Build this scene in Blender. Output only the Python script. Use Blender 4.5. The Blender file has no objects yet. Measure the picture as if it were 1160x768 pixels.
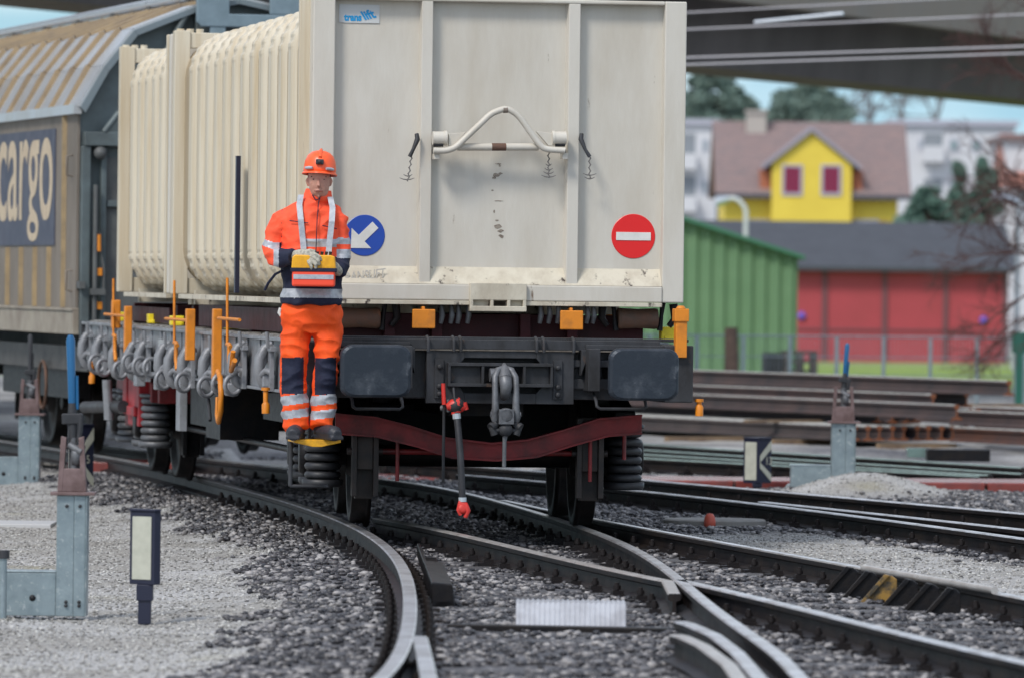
import bpy, bmesh, math, random
import numpy as np
from mathutils import Vector, Matrix, Euler
random.seed(7); rng = np.random.default_rng(11)
R = math.radians
C = bpy.context.scene.collection
sc = bpy.context.scene

# ------------------------------------------------------------------ camera
FPX = 7800.0; CH = 1.67; PITCH = math.atan(69/FPX); ROLL = R(0.7)
fwd = Vector((0, math.cos(PITCH), -math.sin(PITCH)))
r0 = Vector((1,0,0)); u0 = r0.cross(fwd)
rgt = r0*math.cos(ROLL) + u0*math.sin(ROLL); upv = rgt.cross(fwd)
cd = bpy.data.cameras.new('camera'); cam = bpy.data.objects.new('camera', cd); C.objects.link(cam)
cd.sensor_fit = 'HORIZONTAL'; cd.sensor_width = 36; cd.lens = FPX/1160*36
cd.clip_start = 1; cd.clip_end = 6000
cd.dof.use_dof = True; cd.dof.focus_distance = 45.0; cd.dof.aperture_fstop = cd.lens/62.0
cam.matrix_world = Matrix(((rgt.x,upv.x,-fwd.x,0),(rgt.y,upv.y,-fwd.y,0),(rgt.z,upv.z,-fwd.z,CH),(0,0,0,1)))
sc.camera = cam
def ray(px,py): return fwd*FPX + rgt*(px-580) + upv*(384-py)
O = Vector((0,0,CH))
def G(px,py,z=-.2):
    d = ray(px,py); return O + d*((z-CH)/d.z)
def D(px,py,Y):
    d = ray(px,py); return O + d*(Y/d.y)

# ------------------------------------------------------------------ world / sun
w = bpy.data.worlds.new("World"); sc.world = w; w.use_nodes = True
nt = w.node_tree; nt.nodes.clear()
wo = nt.nodes.new('ShaderNodeOutputWorld'); bg = nt.nodes.new('ShaderNodeBackground')
sky = nt.nodes.new('ShaderNodeTexSky'); sky.sky_type='NISHITA'; sky.sun_disc=False
SUN_EL, SUN_AZ = 48, 215      # compass-like: azimuth from +Y clockwise
sky.sun_elevation = R(SUN_EL); sky.sun_rotation = R(SUN_AZ); sky.dust_density = 0.3; sky.ozone_density = 4.0; sky.air_density = 1.2
cl = nt.nodes.new('ShaderNodeTexNoise'); cl.inputs['Scale'].default_value = 2.3; cl.inputs['Detail'].default_value = 5
cr = nt.nodes.new('ShaderNodeValToRGB'); cr.color_ramp.elements[0].position=.40; cr.color_ramp.elements[1].position=.68
tc = nt.nodes.new('ShaderNodeTexCoord'); mp = nt.nodes.new('ShaderNodeMapping'); mp.inputs['Scale'].default_value=(1,1,4)
mx = nt.nodes.new('ShaderNodeMix'); mx.data_type='RGBA'
nt.links.new(tc.outputs['Generated'], mp.inputs[0]); nt.links.new(mp.outputs[0], cl.inputs['Vector'])
nt.links.new(cl.outputs['Fac'], cr.inputs[0]); nt.links.new(cr.outputs[0], mx.inputs[0])
nt.links.new(sky.outputs[0], mx.inputs[6]); mx.inputs[7].default_value=(9.0,8.9,8.8,1)
sp=nt.nodes.new('ShaderNodeSeparateXYZ'); nt.links.new(tc.outputs['Generated'],sp.inputs[0])
mr_=nt.nodes.new('ShaderNodeMapRange'); mr_.inputs[1].default_value=.03; mr_.inputs[2].default_value=.10; nt.links.new(sp.outputs[2],mr_.inputs[0])
hb=nt.nodes.new('ShaderNodeValToRGB'); hb.color_ramp.elements[0].color=(2.5,4.3,5.3,1); hb.color_ramp.elements[1].color=(5.0,6.2,6.8,1); hb.color_ramp.elements[0].position=.4; hb.color_ramp.elements[1].position=.7
cl2=nt.nodes.new('ShaderNodeTexNoise'); cl2.inputs['Scale'].default_value=26; mp2=nt.nodes.new('ShaderNodeMapping'); mp2.inputs['Scale'].default_value=(1,1,3); nt.links.new(tc.outputs['Generated'],mp2.inputs[0]); nt.links.new(mp2.outputs[0],cl2.inputs['Vector']); nt.links.new(cl2.outputs['Fac'],hb.inputs[0])
mx2=nt.nodes.new('ShaderNodeMix'); mx2.data_type='RGBA'; nt.links.new(mr_.outputs[0],mx2.inputs[0]); nt.links.new(hb.outputs[0],mx2.inputs[6]); nt.links.new(mx.outputs[2],mx2.inputs[7])
nt.links.new(mx2.outputs[2], bg.inputs[0]); bg.inputs[1].default_value = 0.09
nt.links.new(bg.outputs[0], wo.inputs[0])
sl = bpy.data.lights.new('sun','SUN'); sl.energy=1.5; sl.angle=R(14); sl.color=(1,.96,.9)
so = bpy.data.objects.new('sun', sl); C.objects.link(so)
az=R(SUN_AZ); el=R(SUN_EL)
sd = Vector((math.sin(az)*math.cos(el), math.cos(az)*math.cos(el), math.sin(el)))
so.rotation_euler = sd.to_track_quat('Z','Y').to_euler()
sc.view_settings.view_transform='Standard'; sc.view_settings.look='None'
sc.view_settings.gamma=1; sc.view_settings.exposure=0.78; sc.view_settings.use_curve_mapping=False

# ------------------------------------------------------------------ materials
MATS={}
def mat(name, col, rough=.6, metal=0, col2=None, scale=6, mixr=(.4,.65), bump=0, bscale=60, stretch=(1,1,1), rust=None, rscale=3, rr=(.62,.72), spec=.5, coat=0):
    m = bpy.data.materials.new(name); m.use_nodes=True; n=m.node_tree.nodes; l=m.node_tree.links
    b=n['Principled BSDF']; b.inputs['Roughness'].default_value=rough; b.inputs['Metallic'].default_value=metal
    b.inputs['Specular IOR Level'].default_value=spec; b.inputs['Coat Weight'].default_value=coat
    b.inputs['Base Color'].default_value=(*col,1)
    t=n.new('ShaderNodeTexCoord'); mp=n.new('ShaderNodeMapping'); mp.inputs['Scale'].default_value=stretch
    l.new(t.outputs['Object'], mp.inputs[0])
    out=None
    def noise(s,det=6,vec=mp):
        x=n.new('ShaderNodeTexNoise'); x.inputs['Scale'].default_value=s; x.inputs['Detail'].default_value=det
        x.inputs['Roughness'].default_value=.65; l.new(vec.outputs[0],x.inputs['Vector']); return x
    def ramp(src,a,bb):
        r=n.new('ShaderNodeMapRange'); r.inputs[1].default_value=a; r.inputs[2].default_value=bb; l.new(src,r.inputs[0]); return r.outputs[0]
    def mixc(f,a,bb):
        x=n.new('ShaderNodeMix'); x.data_type='RGBA'; l.new(f,x.inputs[0])
        if isinstance(a,tuple): x.inputs[6].default_value=(*a,1)
        else: l.new(a,x.inputs[6])
        x.inputs[7].default_value=(*bb,1); return x.outputs[2]
    cur=col
    if col2: cur=mixc(ramp(noise(scale).outputs['Fac'],*mixr),cur,col2)
    if rust: cur=mixc(ramp(noise(rscale,9).outputs['Fac'],*rr),cur,rust)
    if not isinstance(cur,tuple): l.new(cur,b.inputs['Base Color'])
    rn=noise(scale*1.7); mr=n.new('ShaderNodeMapRange'); mr.inputs[3].default_value=max(0,rough-.12); mr.inputs[4].default_value=min(1,rough+.15)
    l.new(rn.outputs['Fac'],mr.inputs[0]); l.new(mr.outputs[0],b.inputs['Roughness'])
    if bump:
        bn=noise(bscale,4); bp=n.new('ShaderNodeBump'); bp.inputs['Strength'].default_value=bump; bp.inputs['Distance'].default_value=.01
        l.new(bn.outputs['Fac'],bp.inputs['Height']); l.new(bp.outputs[0],b.inputs['Normal'])
    MATS[name]=m; return m
cream  = mat('cream_front',(.60,.565,.495),.45,0,(.45,.395,.31),2.2,(.42,.85),.15,30,(1,1,.25),(.16,.10,.06),11,(.665,.73))
cream2 = mat('cream_side',(.62,.56,.44),.5,0,(.46,.36,.22),4,(.42,.78),.15,30,(3,3,.12),(.14,.09,.05),7,(.70,.78))
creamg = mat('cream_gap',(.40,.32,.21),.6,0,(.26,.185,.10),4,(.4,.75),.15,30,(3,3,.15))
creamd = mat('cream_dirty',(.60,.55,.44),.55,0,(.36,.30,.22),5,(.42,.8),.2,40,(1,1,.6),(.05,.035,.03),12,(.6,.68))
steel  = mat('grey_steel',(.050,.052,.058),.5,.0,(.022,.021,.021),6,(.35,.7),.2,50,(1,1,.5),(.10,.06,.04),9,(.63,.74),spec=.3)
steeld = mat('dark_steel',(.010,.010,.012),.42,.2,(.020,.016,.014),9,(.4,.7),.3,50,spec=.2)
buffm  = mat('buffer_plate',(.030,.038,.050),.42,.3,(.075,.085,.10),4,(.5,.72),.2,30,(1,1,1),(.20,.215,.235),7,(.60,.78),spec=.3)
sidegr = mat('side_grey',(.27,.28,.30),.45,.15,(.14,.14,.14),6,(.4,.75),.2,50,(1,1,1),(.16,.10,.07),8,(.68,.76))
castl  = mat('cast_light',(.27,.275,.29),.45,.3,(.15,.15,.155),12,(.45,.75),.2,60)
castg  = mat('cast_grey',(.16,.165,.175),.5,.4,(.08,.08,.085),12,(.4,.7),.2,60)
chainm = mat('black_metal',(.012,.012,.014),.5,.3)
wheelm = mat('wheel_steel',(.012,.011,.011),.5,.4,(.028,.02,.018),8,(.45,.75),.2,40,spec=.2)
redm   = mat('brake_red',(.24,.016,.018),.5,0,(.06,.010,.010),5,(.42,.72),.2,40)
maroon = mat('maroon',(.045,.009,.012),.55,0,(.02,.008,.010),5,(.4,.8),.15,40,spec=.2)
redb   = mat('bright_red',(.62,.035,.025),.45,0,(.35,.03,.02),14,(.5,.8))
rusty  = mat('rusty_roller',(.14,.07,.045),.7,.1,(.09,.065,.05),9,(.4,.7),.4,50,(1,1,1),(.28,.11,.05),6,(.55,.7))
orange = mat('stake_orange',(.72,.235,.012),.5,0,(.40,.14,.02),9,(.45,.8),.1,50)
yellow = mat('yellow_paint',(.85,.66,.02),.45,0,(.65,.5,.03),10,(.5,.8))
rubber = mat('rubber',(.02,.021,.024),.5,0,(.035,.035,.04),12)
blue   = mat('sign_blue',(.012,.06,.36),.35)
redsig = mat('sign_red',(.72,.012,.012),.35)
white  = mat('sign_white',(.72,.71,.67),.4,0,(.6,.59,.55),7)
stick  = mat('sticker_white',(.56,.57,.56),.4)
cyan   = mat('sticker_cyan',(.01,.30,.62),.4)
ghost  = mat('old_sticker',(.50,.475,.42),.5)
railtop= mat('rail_head',(.76,.75,.75),.34,.9,(.38,.35,.33),4,(.38,.7),.1,30)
railsd = mat('rail_side',(.010,.009,.011),.5,.0,(.030,.022,.018),4,(.4,.75),.25,40,spec=.25)
raildry= mat('rail_matt_head',(.42,.40,.38),.30,.2,(.24,.21,.19),4,(.4,.75),.25,40)
railgr = mat('rail_green',(.30,.42,.38),.2,.7,(.12,.16,.15),5,(.45,.8))
railrs = mat('rail_rusty',(.13,.055,.035),.6,.1,(.065,.045,.045),5,(.35,.7),.3,50)
railend= mat('rail_end_rust',(.26,.085,.03),.75,0,(.14,.05,.025),20,(.4,.7),.4,60)
sleepm = mat('sleeper_wood',(.05,.047,.048),.55,0,(.12,.115,.115),7,(.4,.7),.5,60,(.3,3,1))
woodm  = mat('timber',(.25,.17,.10),.75,0,(.14,.09,.06),8,(.4,.7),.4,60)
ductm  = mat('red_duct',(.24,.05,.04),.22,0,(.16,.045,.04),8,(.4,.7),.2,50)
galv   = mat('galvanised',(.30,.36,.38),.38,.5,(.20,.25,.27),9,(.35,.7),.15,60,(1,1,1),(.42,.46,.47),25,(.58,.66))
yokem  = mat('yoke_brown',(.20,.135,.13),.5,.2,(.10,.06,.055),10,(.4,.7),.2,50)
bluh   = mat('blue_handle',(.008,.10,.24),.3)
navy   = mat('navy_black',(.012,.014,.035),.4)
lens   = mat('lens_cream',(.48,.48,.40),.35,0,(.40,.40,.33),9)
conc   = mat('concrete',(.30,.29,.27),.8,0,(.20,.19,.17),3,(.4,.7),.4,40)
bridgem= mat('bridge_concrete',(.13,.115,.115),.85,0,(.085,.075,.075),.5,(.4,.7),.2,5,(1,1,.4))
bridgev= mat('bridge_soffit_bounce',(.21,.175,.11),.9,0,(.16,.135,.09),.4,(.4,.7))  # olive tint puts the green bounce from the grass into the concrete colour
cgbrown= mat('wagon_brown',(.225,.19,.155),.6,0,(.14,.118,.095),2.5,(.35,.75),.15,30,(1,1,.4),(.11,.075,.05),7,(.62,.74))
cgrib  = mat('wagon_rib',(.33,.235,.12),.6,0,(.20,.15,.09),4,(.4,.7))
cgroof = mat('wagon_roof',(.50,.53,.56),.35,.4,(.40,.38,.35),2,(.4,.75),.1,20)
cgrroof= mat('wagon_roof_rib',(.38,.27,.15),.5,.1,(.24,.18,.12),4,(.4,.7))
cgend  = mat('wagon_blue_grey',(.115,.145,.15),.5,.1,(.075,.09,.09),3,(.4,.7),.1,40)
cgdark = mat('wagon_grey',(.12,.125,.12),.55,.1,(.07,.07,.07),3,(.4,.7),.1,40)
silver = mat('silver',(.62,.66,.70),.3,.6)
cgnavy = mat('panel_navy',(.05,.06,.095),.55,0,(.08,.085,.12),3,(.4,.7))
cgtext = mat('letter_tan',(.58,.47,.33),.6,0,(.42,.32,.22),6,(.45,.8))
skin   = mat('skin',(.52,.27,.195),.5,0,(.44,.21,.15),40)
hivis  = mat('jacket_orange',(1.0,.105,.035),.7,0,(.9,.085,.03),12,(.4,.7),.5,22)
trou   = mat('trousers_orange',(.95,.095,.004),.75,0,(.80,.07,.004),9,(.4,.7),.5,25)
navyc  = mat('cloth_navy',(.007,.010,.032),.8,0,(.012,.017,.042),12,(.4,.7),.5,40)
reflm  = mat('reflective',(.48,.50,.53),.45,.2,(.34,.36,.40),30)
helm   = mat('helmet_orange',(1.0,.125,.03),.32)
glove  = mat('glove',(.47,.44,.36),.85,0,(.26,.25,.21),50,(.45,.6),.4,120)
bootm  = mat('boot',(.022,.025,.034),.5,0,(.035,.035,.04),20)
hair   = mat('hair',(.03,.02,.015),.8)
lipm   = mat('lip',(.27,.10,.08),.6)
eyew   = mat('eye',(.035,.022,.018),.4)
boxy   = mat('control_yellow',(.85,.42,.01),.4,0,(.7,.32,.01),20)
boxr   = mat('control_red',(.9,.075,.03),.6)

def gmix(name, cols, attr=True):
    """ground: ballast base with gravel and grass zones given by vertex attributes, grains by voronoi"""
    m=bpy.data.materials.new(name); m.use_nodes=True; n=m.node_tree.nodes; l=m.node_tree.links; b=n['Principled BSDF']
    t=n.new('ShaderNodeTexCoord')
    def vor(s):
        v=n.new('ShaderNodeTexVoronoi'); v.inputs['Scale'].default_value=s; l.new(t.outputs['Object'],v.inputs['Vector']); return v
    def noi(s,d=5):
        v=n.new('ShaderNodeTexNoise'); v.inputs['Scale'].default_value=s; v.inputs['Detail'].default_value=d; l.new(t.outputs['Object'],v.inputs['Vector']); return v
    def rmp(src,stops):
        r=n.new('ShaderNodeValToRGB'); e=r.color_ramp.elements
        e[0].position=stops[0][0]; e[0].color=(*stops[0][1],1); e[1].position=stops[-1][0]; e[1].color=(*stops[-1][1],1)
        for p,c in stops[1:-1]: x=e.new(p); x.color=(*c,1)
        l.new(src,r.inputs[0]); return r.outputs[0]
    def mx(f,a,bb,bt='MIX'):
        x=n.new('ShaderNodeMix'); x.data_type='RGBA'; x.blend_type=bt
        if isinstance(f,float): x.inputs[0].default_value=f
        else: l.new(f,x.inputs[0])
        l.new(a,x.inputs[6]); l.new(bb,x.inputs[7]); return x.outputs[2]
    def at(nm):
        a=n.new('ShaderNodeAttribute'); a.attribute_name=nm; return a.outputs['Fac']
    v1=vor(22); bal=rmp(v1.outputs['Color'],[(0,(.035,.035,.042)),(.5,(.09,.088,.095)),(1,(.2,.195,.2))])
    v2=vor(85); gr=rmp(v2.outputs['Color'],[(0,(.22,.215,.205)),(.45,(.40,.39,.375)),(1,(.62,.61,.60))])
    n2=noi(.9); gr=mx(rmp(n2.outputs['Fac'],[(.4,(1,1,1)),(.75,(.72,.68,.58))]),gr,gr) if False else gr
    pt=noi(1.3,8); sh=rmp(pt.outputs['Fac'],[(.38,(.72,.70,.66)),(.62,(1,1,1))]); gr=mx(1.0,gr,sh,'MULTIPLY')
    moss=noi(.8,9); mf=n.new('ShaderNodeMapRange'); mf.inputs[1].default_value=.62; mf.inputs[2].default_value=.74; l.new(moss.outputs['Fac'],mf.inputs[0])
    mc=n.new('ShaderNodeRGB'); mc.outputs[0].default_value=(.26,.23,.10,1)
    mm=n.new('ShaderNodeMath'); mm.operation='MULTIPLY'; l.new(mf.outputs[0],mm.inputs[0]); mm.inputs[1].default_value=.55
    gr=mx(mm.outputs[0],gr,mc.outputs[0])
    n3=noi(.35,6); gs=rmp(n3.outputs['Fac'],[(.35,(.17,.27,.02)),(.65,(.30,.42,.035))])
    n4=noi(9); gv=rmp(n4.outputs['Fac'],[(.3,(.7,.7,.7)),(.7,(1,1,1))]); gs=mx(1.0,gs,gv,'MULTIPLY')
    c=mx(at('gravel'),bal,gr); c=mx(at('grass'),c,gs)
    l.new(c,b.inputs['Base Color']); b.inputs['Roughness'].default_value=.75
    bp=n.new('ShaderNodeBump'); bp.inputs['Strength'].default_value=.9; bp.inputs['Distance'].default_value=.02; l.new(v1.outputs['Distance'],bp.inputs['Height'])
    bp2=n.new('ShaderNodeBump'); bp2.inputs['Strength'].default_value=.7; bp2.inputs['Distance'].default_value=.006; l.new(v2.outputs['Distance'],bp2.inputs['Height']); l.new(bp.outputs[0],bp2.inputs['Normal'])
    l.new(bp2.outputs[0],b.inputs['Normal'])
    return m
groundm=gmix('ground_mat',None)
def stone_mat(name,lo,mid,hi,rough,spread=1):
    m=bpy.data.materials.new(name); m.use_nodes=True; n=m.node_tree.nodes; l=m.node_tree.links; b=n['Principled BSDF']
    a=n.new('ShaderNodeAttribute'); a.attribute_name='tone'; r=n.new('ShaderNodeValToRGB'); e=r.color_ramp.elements
    e[0].color=(*lo,1); e[1].color=(*hi,1); x=e.new(.55); x.color=(*mid,1); l.new(a.outputs['Fac'],r.inputs[0]); l.new(r.outputs[0],b.inputs['Base Color'])
    b.inputs['Roughness'].default_value=rough; return m
ballm=stone_mat('ballast_stone',(.015,.015,.019),(.075,.07,.073),(.36,.34,.33),.42)
gravm=stone_mat('gravel_stone',(.14,.135,.125),(.33,.315,.295),(.58,.57,.54),.55)

# ------------------------------------------------------------------ mesh helpers
class MB:
    def __init__(s): s.v=[]; s.f=[]; s.mi=[]; s.sm=[]
    def add(s,vs,fs,mi=0,smooth=False,T=None):
        k=len(s.v)
        if T is not None: vs=[T@Vector(v) for v in vs]
        s.v+= [tuple(v) for v in vs]; s.f+=[tuple(i+k for i in f) for f in fs]; s.mi+=[mi]*len(fs); s.sm+=[smooth]*len(fs); return s
    def box(s,x0,x1,y0,y1,z0,z1,mi=0,T=None):
        vs=[(x,y,z) for x in (x0,x1) for y in (y0,y1) for z in (z0,z1)]
        return s.add(vs,[(0,1,3,2),(4,6,7,5),(0,4,5,1),(2,3,7,6),(0,2,6,4),(1,5,7,3)],mi,False,T)
    def prism(s,pts,y0,y1,mi=0,T=None,axis='y'):
        """polygon in (x,z) extruded along y (or in (y,z) along x, or (x,y) along z)"""
        n=len(pts)
        def mk(p,h):
            if axis=='y': return (p[0],h,p[1])
            if axis=='x': return (h,p[0],p[1])
            return (p[0],p[1],h)
        vs=[mk(p,y0) for p in pts]+[mk(p,y1) for p in pts]
        fs=[tuple(range(n)),tuple(range(2*n-1,n-1,-1))]+[(i,n+i,n+(i+1)%n,(i+1)%n) for i in range(n)]
        return s.add(vs,fs,mi,False,T)
    def tube(s,path,r,n=10,mi=0,closed=False,T=None,cap=True,smooth=True):
        P=[Vector(p) for p in path]; m=len(P); rs=r if isinstance(r,(list,tuple)) else [r]*m
        vs=[]; prev=None
        for i,p in enumerate(P):
            if closed: t=P[(i+1)%m]-P[i-1]
            else: t=P[min(i+1,m-1)]-P[max(i-1,0)]
            t.normalize()
            if prev is None:
                a=Vector((0,0,1)) if abs(t.z)<.9 else Vector((1,0,0)); nn=t.cross(a).normalized()
            else: nn=(prev-t*prev.dot(t)).normalized()
            prev=nn; bb=t.cross(nn)
            for k in range(n):
                a=2*math.pi*k/n; vs.append(p+(nn*math.cos(a)+bb*math.sin(a))*rs[i])
        fs=[]
        for i in range(m if closed else m-1):
            j=(i+1)%m
            for k in range(n): fs.append((i*n+k,i*n+(k+1)%n,j*n+(k+1)%n,j*n+k))
        s.add(vs,fs,mi,smooth,T)
        if cap and not closed:
            s.add(vs[:n],[tuple(range(n-1,-1,-1))],mi,False,T); s.add(vs[-n:],[tuple(range(n))],mi,False,T)
        return s
    def cyl(s,a,b,r,n=16,mi=0,T=None): return s.tube([a,b],r,n,mi,False,T)
    def lathe(s,prof,n=24,mi=0,T=None,smooth=True,closed=False):
        """profile (r,h) around local z"""
        vs=[]; m=len(prof)
        for r,h in prof:
            for k in range(n):
                a=2*math.pi*k/n; vs.append((r*math.cos(a),r*math.sin(a),h))
        fs=[]
        for i in range(m if closed else m-1):
            j=(i+1)%m
            for k in range(n): fs.append((i*n+k,i*n+(k+1)%n,j*n+(k+1)%n,j*n+k))
        if not closed:
            fs.append(tuple(range(n-1,-1,-1))); fs.append(tuple(range((m-1)*n,m*n)))
        return s.add(vs,fs,mi,smooth,T)
    def rings(s,rs,n=20,mi=0,T=None):
        """list of (cx,cy,cz,rx,ry[,pow]) horizontal superellipse rings"""
        vs=[]
        for q in rs:
            cx,cy,cz,rx,ry=q[:5]; p=q[5] if len(q)>5 else 2.0
            for k in range(n):
                a=2*math.pi*k/n; c,ss=math.cos(a),math.sin(a)
                vs.append((cx+rx*math.copysign(abs(c)**(2/p),c), cy+ry*math.copysign(abs(ss)**(2/p),ss), cz))
        fs=[(i*n+k,i*n+(k+1)%n,(i+1)*n+(k+1)%n,(i+1)*n+k) for i in range(len(rs)-1) for k in range(n)]
        fs.append(tuple(range(n-1,-1,-1))); fs.append(tuple(range((len(rs)-1)*n,len(rs)*n)))
        return s.add(vs,fs,mi,True,T)
    def build(s,name,mats,parent=None,bevel=0,label=None):
        me=bpy.data.meshes.new(name); me.from_pydata(s.v,[],s.f)
        if not isinstance(mats,(list,tuple)): mats=[mats]
        for m in mats: me.materials.append(m)
        me.polygons.foreach_set('material_index',s.mi); me.polygons.foreach_set('use_smooth',s.sm)
        bm=bmesh.new(); bm.from_mesh(me); bmesh.ops.recalc_face_normals(bm,faces=bm.faces); bm.to_mesh(me); bm.free()
        o=bpy.data.objects.new(name,me); C.objects.link(o)
        if parent: o.parent=parent
        if bevel:
            b=o.modifiers.new('bevel','BEVEL'); b.width=bevel; b.segments=2; b.limit_method='ANGLE'; b.angle_limit=R(40)
        if label: o['label']=label
        return o
def build_each(m,name,mats,parent,bevel=0):
    par=list(range(len(m.v)))
    def fd(i):
        while par[i]!=i: par[i]=par[par[i]]; i=par[i]
        return i
    key={}
    for i,v in enumerate(m.v):
        k=(round(v[0],4),round(v[1],4),round(v[2],4))
        if k in key: par[fd(i)]=fd(key[k])
        else: key[k]=i
    for f in m.f:
        for j in f[1:]: par[fd(j)]=fd(f[0])
    g={}
    for n,f in enumerate(m.f): g.setdefault(fd(f[0]),[]).append(n)
    out=[]
    for fs in g.values():
        q=MB(); mp={}
        for n in fs:
            for i in m.f[n]:
                if i not in mp: mp[i]=len(q.v); q.v.append(m.v[i])
            q.f.append(tuple(mp[i] for i in m.f[n])); q.mi.append(m.mi[n]); q.sm.append(m.sm[n])
        out.append(q.build(name,mats,parent,bevel))
    return out
def tag(o,label,cat,group=None,kind=None):
    if label: o['label']=label
    if cat: o['category']=cat
    if group: o['group']=group
    if kind: o['kind']=kind
    return o
def empty(name,loc=(0,0,0),rz=0,label=None,cat=None,group=None):
    o=bpy.data.objects.new(name,None); C.objects.link(o); o.location=loc; o.rotation_euler=(0,0,rz); o.empty_display_size=.1
    return tag(o,label,cat,group)
def copy_child(o,parent,loc=None,rot=None):
    c=o.copy(); C.objects.link(c); c.parent=parent
    if loc is not None: c.location=loc
    if rot is not None: c.rotation_euler=rot
    return c
def kids(o): return [x for x in C.objects if x.parent==o]
def copy_tree(o,parent=None):
    c=o.copy(); C.objects.link(c); c.parent=parent
    for k in kids(o): copy_tree(k,c)
    return c
def text_mesh(txt,name,m,parent,size=1,depth=.003,bold=0,sx=1,shear=0,T=None):
    cu=bpy.data.curves.new(name,'FONT'); cu.body=txt; cu.size=size; cu.extrude=depth; cu.offset=bold; cu.shear=shear; cu.align_x='LEFT'
    tmp=bpy.data.objects.new('tmp',cu); C.objects.link(tmp); bpy.context.view_layer.update()
    dg=bpy.context.evaluated_depsgraph_get(); me=bpy.data.meshes.new_from_object(tmp.evaluated_get(dg)); me.name=name
    bpy.data.objects.remove(tmp)
    me.transform(Matrix.Diagonal((sx,1,1,1)))
    if T is not None: me.transform(T)
    me.materials.clear(); me.materials.append(m)
    o=bpy.data.objects.new(name,me); C.objects.link(o); o.parent=parent; return o
def remeshed(mb,name,mats,parent,vox=.008,sm=3,fold=None,assign=None):
    me=bpy.data.meshes.new(name); me.from_pydata(mb.v,[],mb.f)
    bm=bmesh.new(); bm.from_mesh(me); bmesh.ops.recalc_face_normals(bm,faces=bm.faces); bm.to_mesh(me); bm.free()
    t=bpy.data.objects.new('tmp',me); C.objects.link(t)
    a=t.modifiers.new('r','REMESH'); a.mode='VOXEL'; a.voxel_size=vox; a.use_smooth_shade=True
    b=t.modifiers.new('s','SMOOTH'); b.iterations=sm; b.factor=.5
    bpy.context.view_layer.update(); dg=bpy.context.evaluated_depsgraph_get()
    out=bpy.data.meshes.new_from_object(t.evaluated_get(dg)); bpy.data.objects.remove(t); out.name=name
    if fold:
        nv=[v.normal.copy() for v in out.vertices]
        for v,nn in zip(out.vertices,nv): v.co+=nn*fold(v.co)
    out.materials.clear()
    for m in (mats if isinstance(mats,(list,tuple)) else [mats]): out.materials.append(m)
    for p in out.polygons:
        p.use_smooth=True; p.material_index=assign(p.center,p.normal) if assign else 0
    o=bpy.data.objects.new(name,out); C.objects.link(o); o.parent=parent; return o

# ------------------------------------------------------------------ rails (traced on the ground plane z=0)
def smoothline(pts,z=0,deg=3,step=.35,y0=None,y1=None,far=None):
    P=[G(x,y,z) for x,y in pts]; Y=np.array([p.y for p in P]); X=np.array([p.x for p in P])
    c=np.polyfit(Y,X,min(deg,len(P)-1)); lo,hi=Y.min(),Y.max()
    a=lo if y0 is None else y0; b=hi if y1 is None else y1
    n=max(2,int((b-a)/step)); out=[]
    dlo=np.polyval(np.polyder(c),lo); dhi=np.polyval(np.polyder(c),hi)
    for i in range(n+1):
        y=a+(b-a)*i/n
        if y<lo: x=np.polyval(c,lo)+dlo*(y-lo)
        elif y>hi: x=np.polyval(c,hi)+dhi*(y-hi)
        else: x=np.polyval(c,y)
        out.append(Vector((x,y,z)))
    return out
H_=.135
RP=[(-.075,-H_),(.075,-H_),(.075,-H_+.012),(.012,-H_+.03),(.009,-.045),(.034,-.034),(.036,-.008),(.028,0),(-.028,0),(-.036,-.008),(-.034,-.034),(-.009,-.045),(-.012,-H_+.03),(-.075,-H_+.012)]
def sweep(path,prof,mi_fn,mb):
    n=len(prof); vs=[]
    for i,p in enumerate(path):
        t=(path[min(i+1,len(path)-1)]-path[max(i-1,0)]).normalized(); s=Vector((t.y,-t.x,0)).normalized()
        for a,h in prof: vs.append(p+s*a+Vector((0,0,h)))
    for i in range(len(path)-1):
        for k in range(n):
            k2=(k+1)%n; mb.add([vs[i*n+k],vs[i*n+k2],vs[(i+1)*n+k2],vs[(i+1)*n+k]],[(0,1,2,3)],mi_fn(k),False)
    mb.add(vs[:n],[tuple(range(n))],2); mb.add(vs[-n:],[tuple(range(n))],2)
clip0=None
ALLR=[]
def rail(path,label,top=railtop,side=railsd,clips=True,cstep=.6,name='rail',side_clip=1,group='rails of the yard tracks',prof=RP,cy=None,mi=None):
    root=empty(name,path[0],0,label,'rail',group)
    mb=MB(); loc=[p-path[0] for p in path]
    sweep(loc,prof,mi or (lambda k:0 if k in(6,7,8) else 1),mb)
    o=mb.build('rail_section',[top,side,side],root); 
    ALLR.append(path)
    global clip0
    if clips:
        L=0; nxt=.2; cnt=0
        for a,b in zip(path[:-1],path[1:]):
            seg=(b-a).length
            while nxt<=L+seg:
                p=a+(b-a)*((nxt-L)/seg); t=(b-a).normalized(); nxt+=cstep
                if cy and not (cy[0]<p.y<cy[1]): continue
                for s in (-1,1):
                    if cnt>=98: break
                    q=p-path[0]+Vector((t.y,-t.x,0))*s*.085; rot=(0,0,math.atan2(t.y,t.x)+(0 if s>0 else math.pi))
                    if clip0 is None:
                        m2=MB(); m2.box(-.055,.055,-.085,.035,-H_-.012,-H_+.018); m2.box(-.03,.03,-.045,.02,-H_+.018,-H_+.04)
                        m2.cyl((0,-.015,-H_+.03),(0,-.015,-H_+.085),.014,8); m2.cyl((0,-.015,-H_+.045),(0,-.015,-H_+.07),.022,6)
                        clip0=m2.build('rail_clip',railsd,root); clip0.location=q; clip0.rotation_euler=rot
                    else: copy_child(clip0,root,q,rot)
                    cnt+=1
            L+=seg
    return root
Lfull=smoothline([(110,515),(150,522),(190,531),(250,546),(330,569),(370,582),(400,595),(426,607.5),(447,631),(460,659),(469,690),(460,716),(452,735),(436,762)],deg=6,y0=28.6,y1=90)
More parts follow.
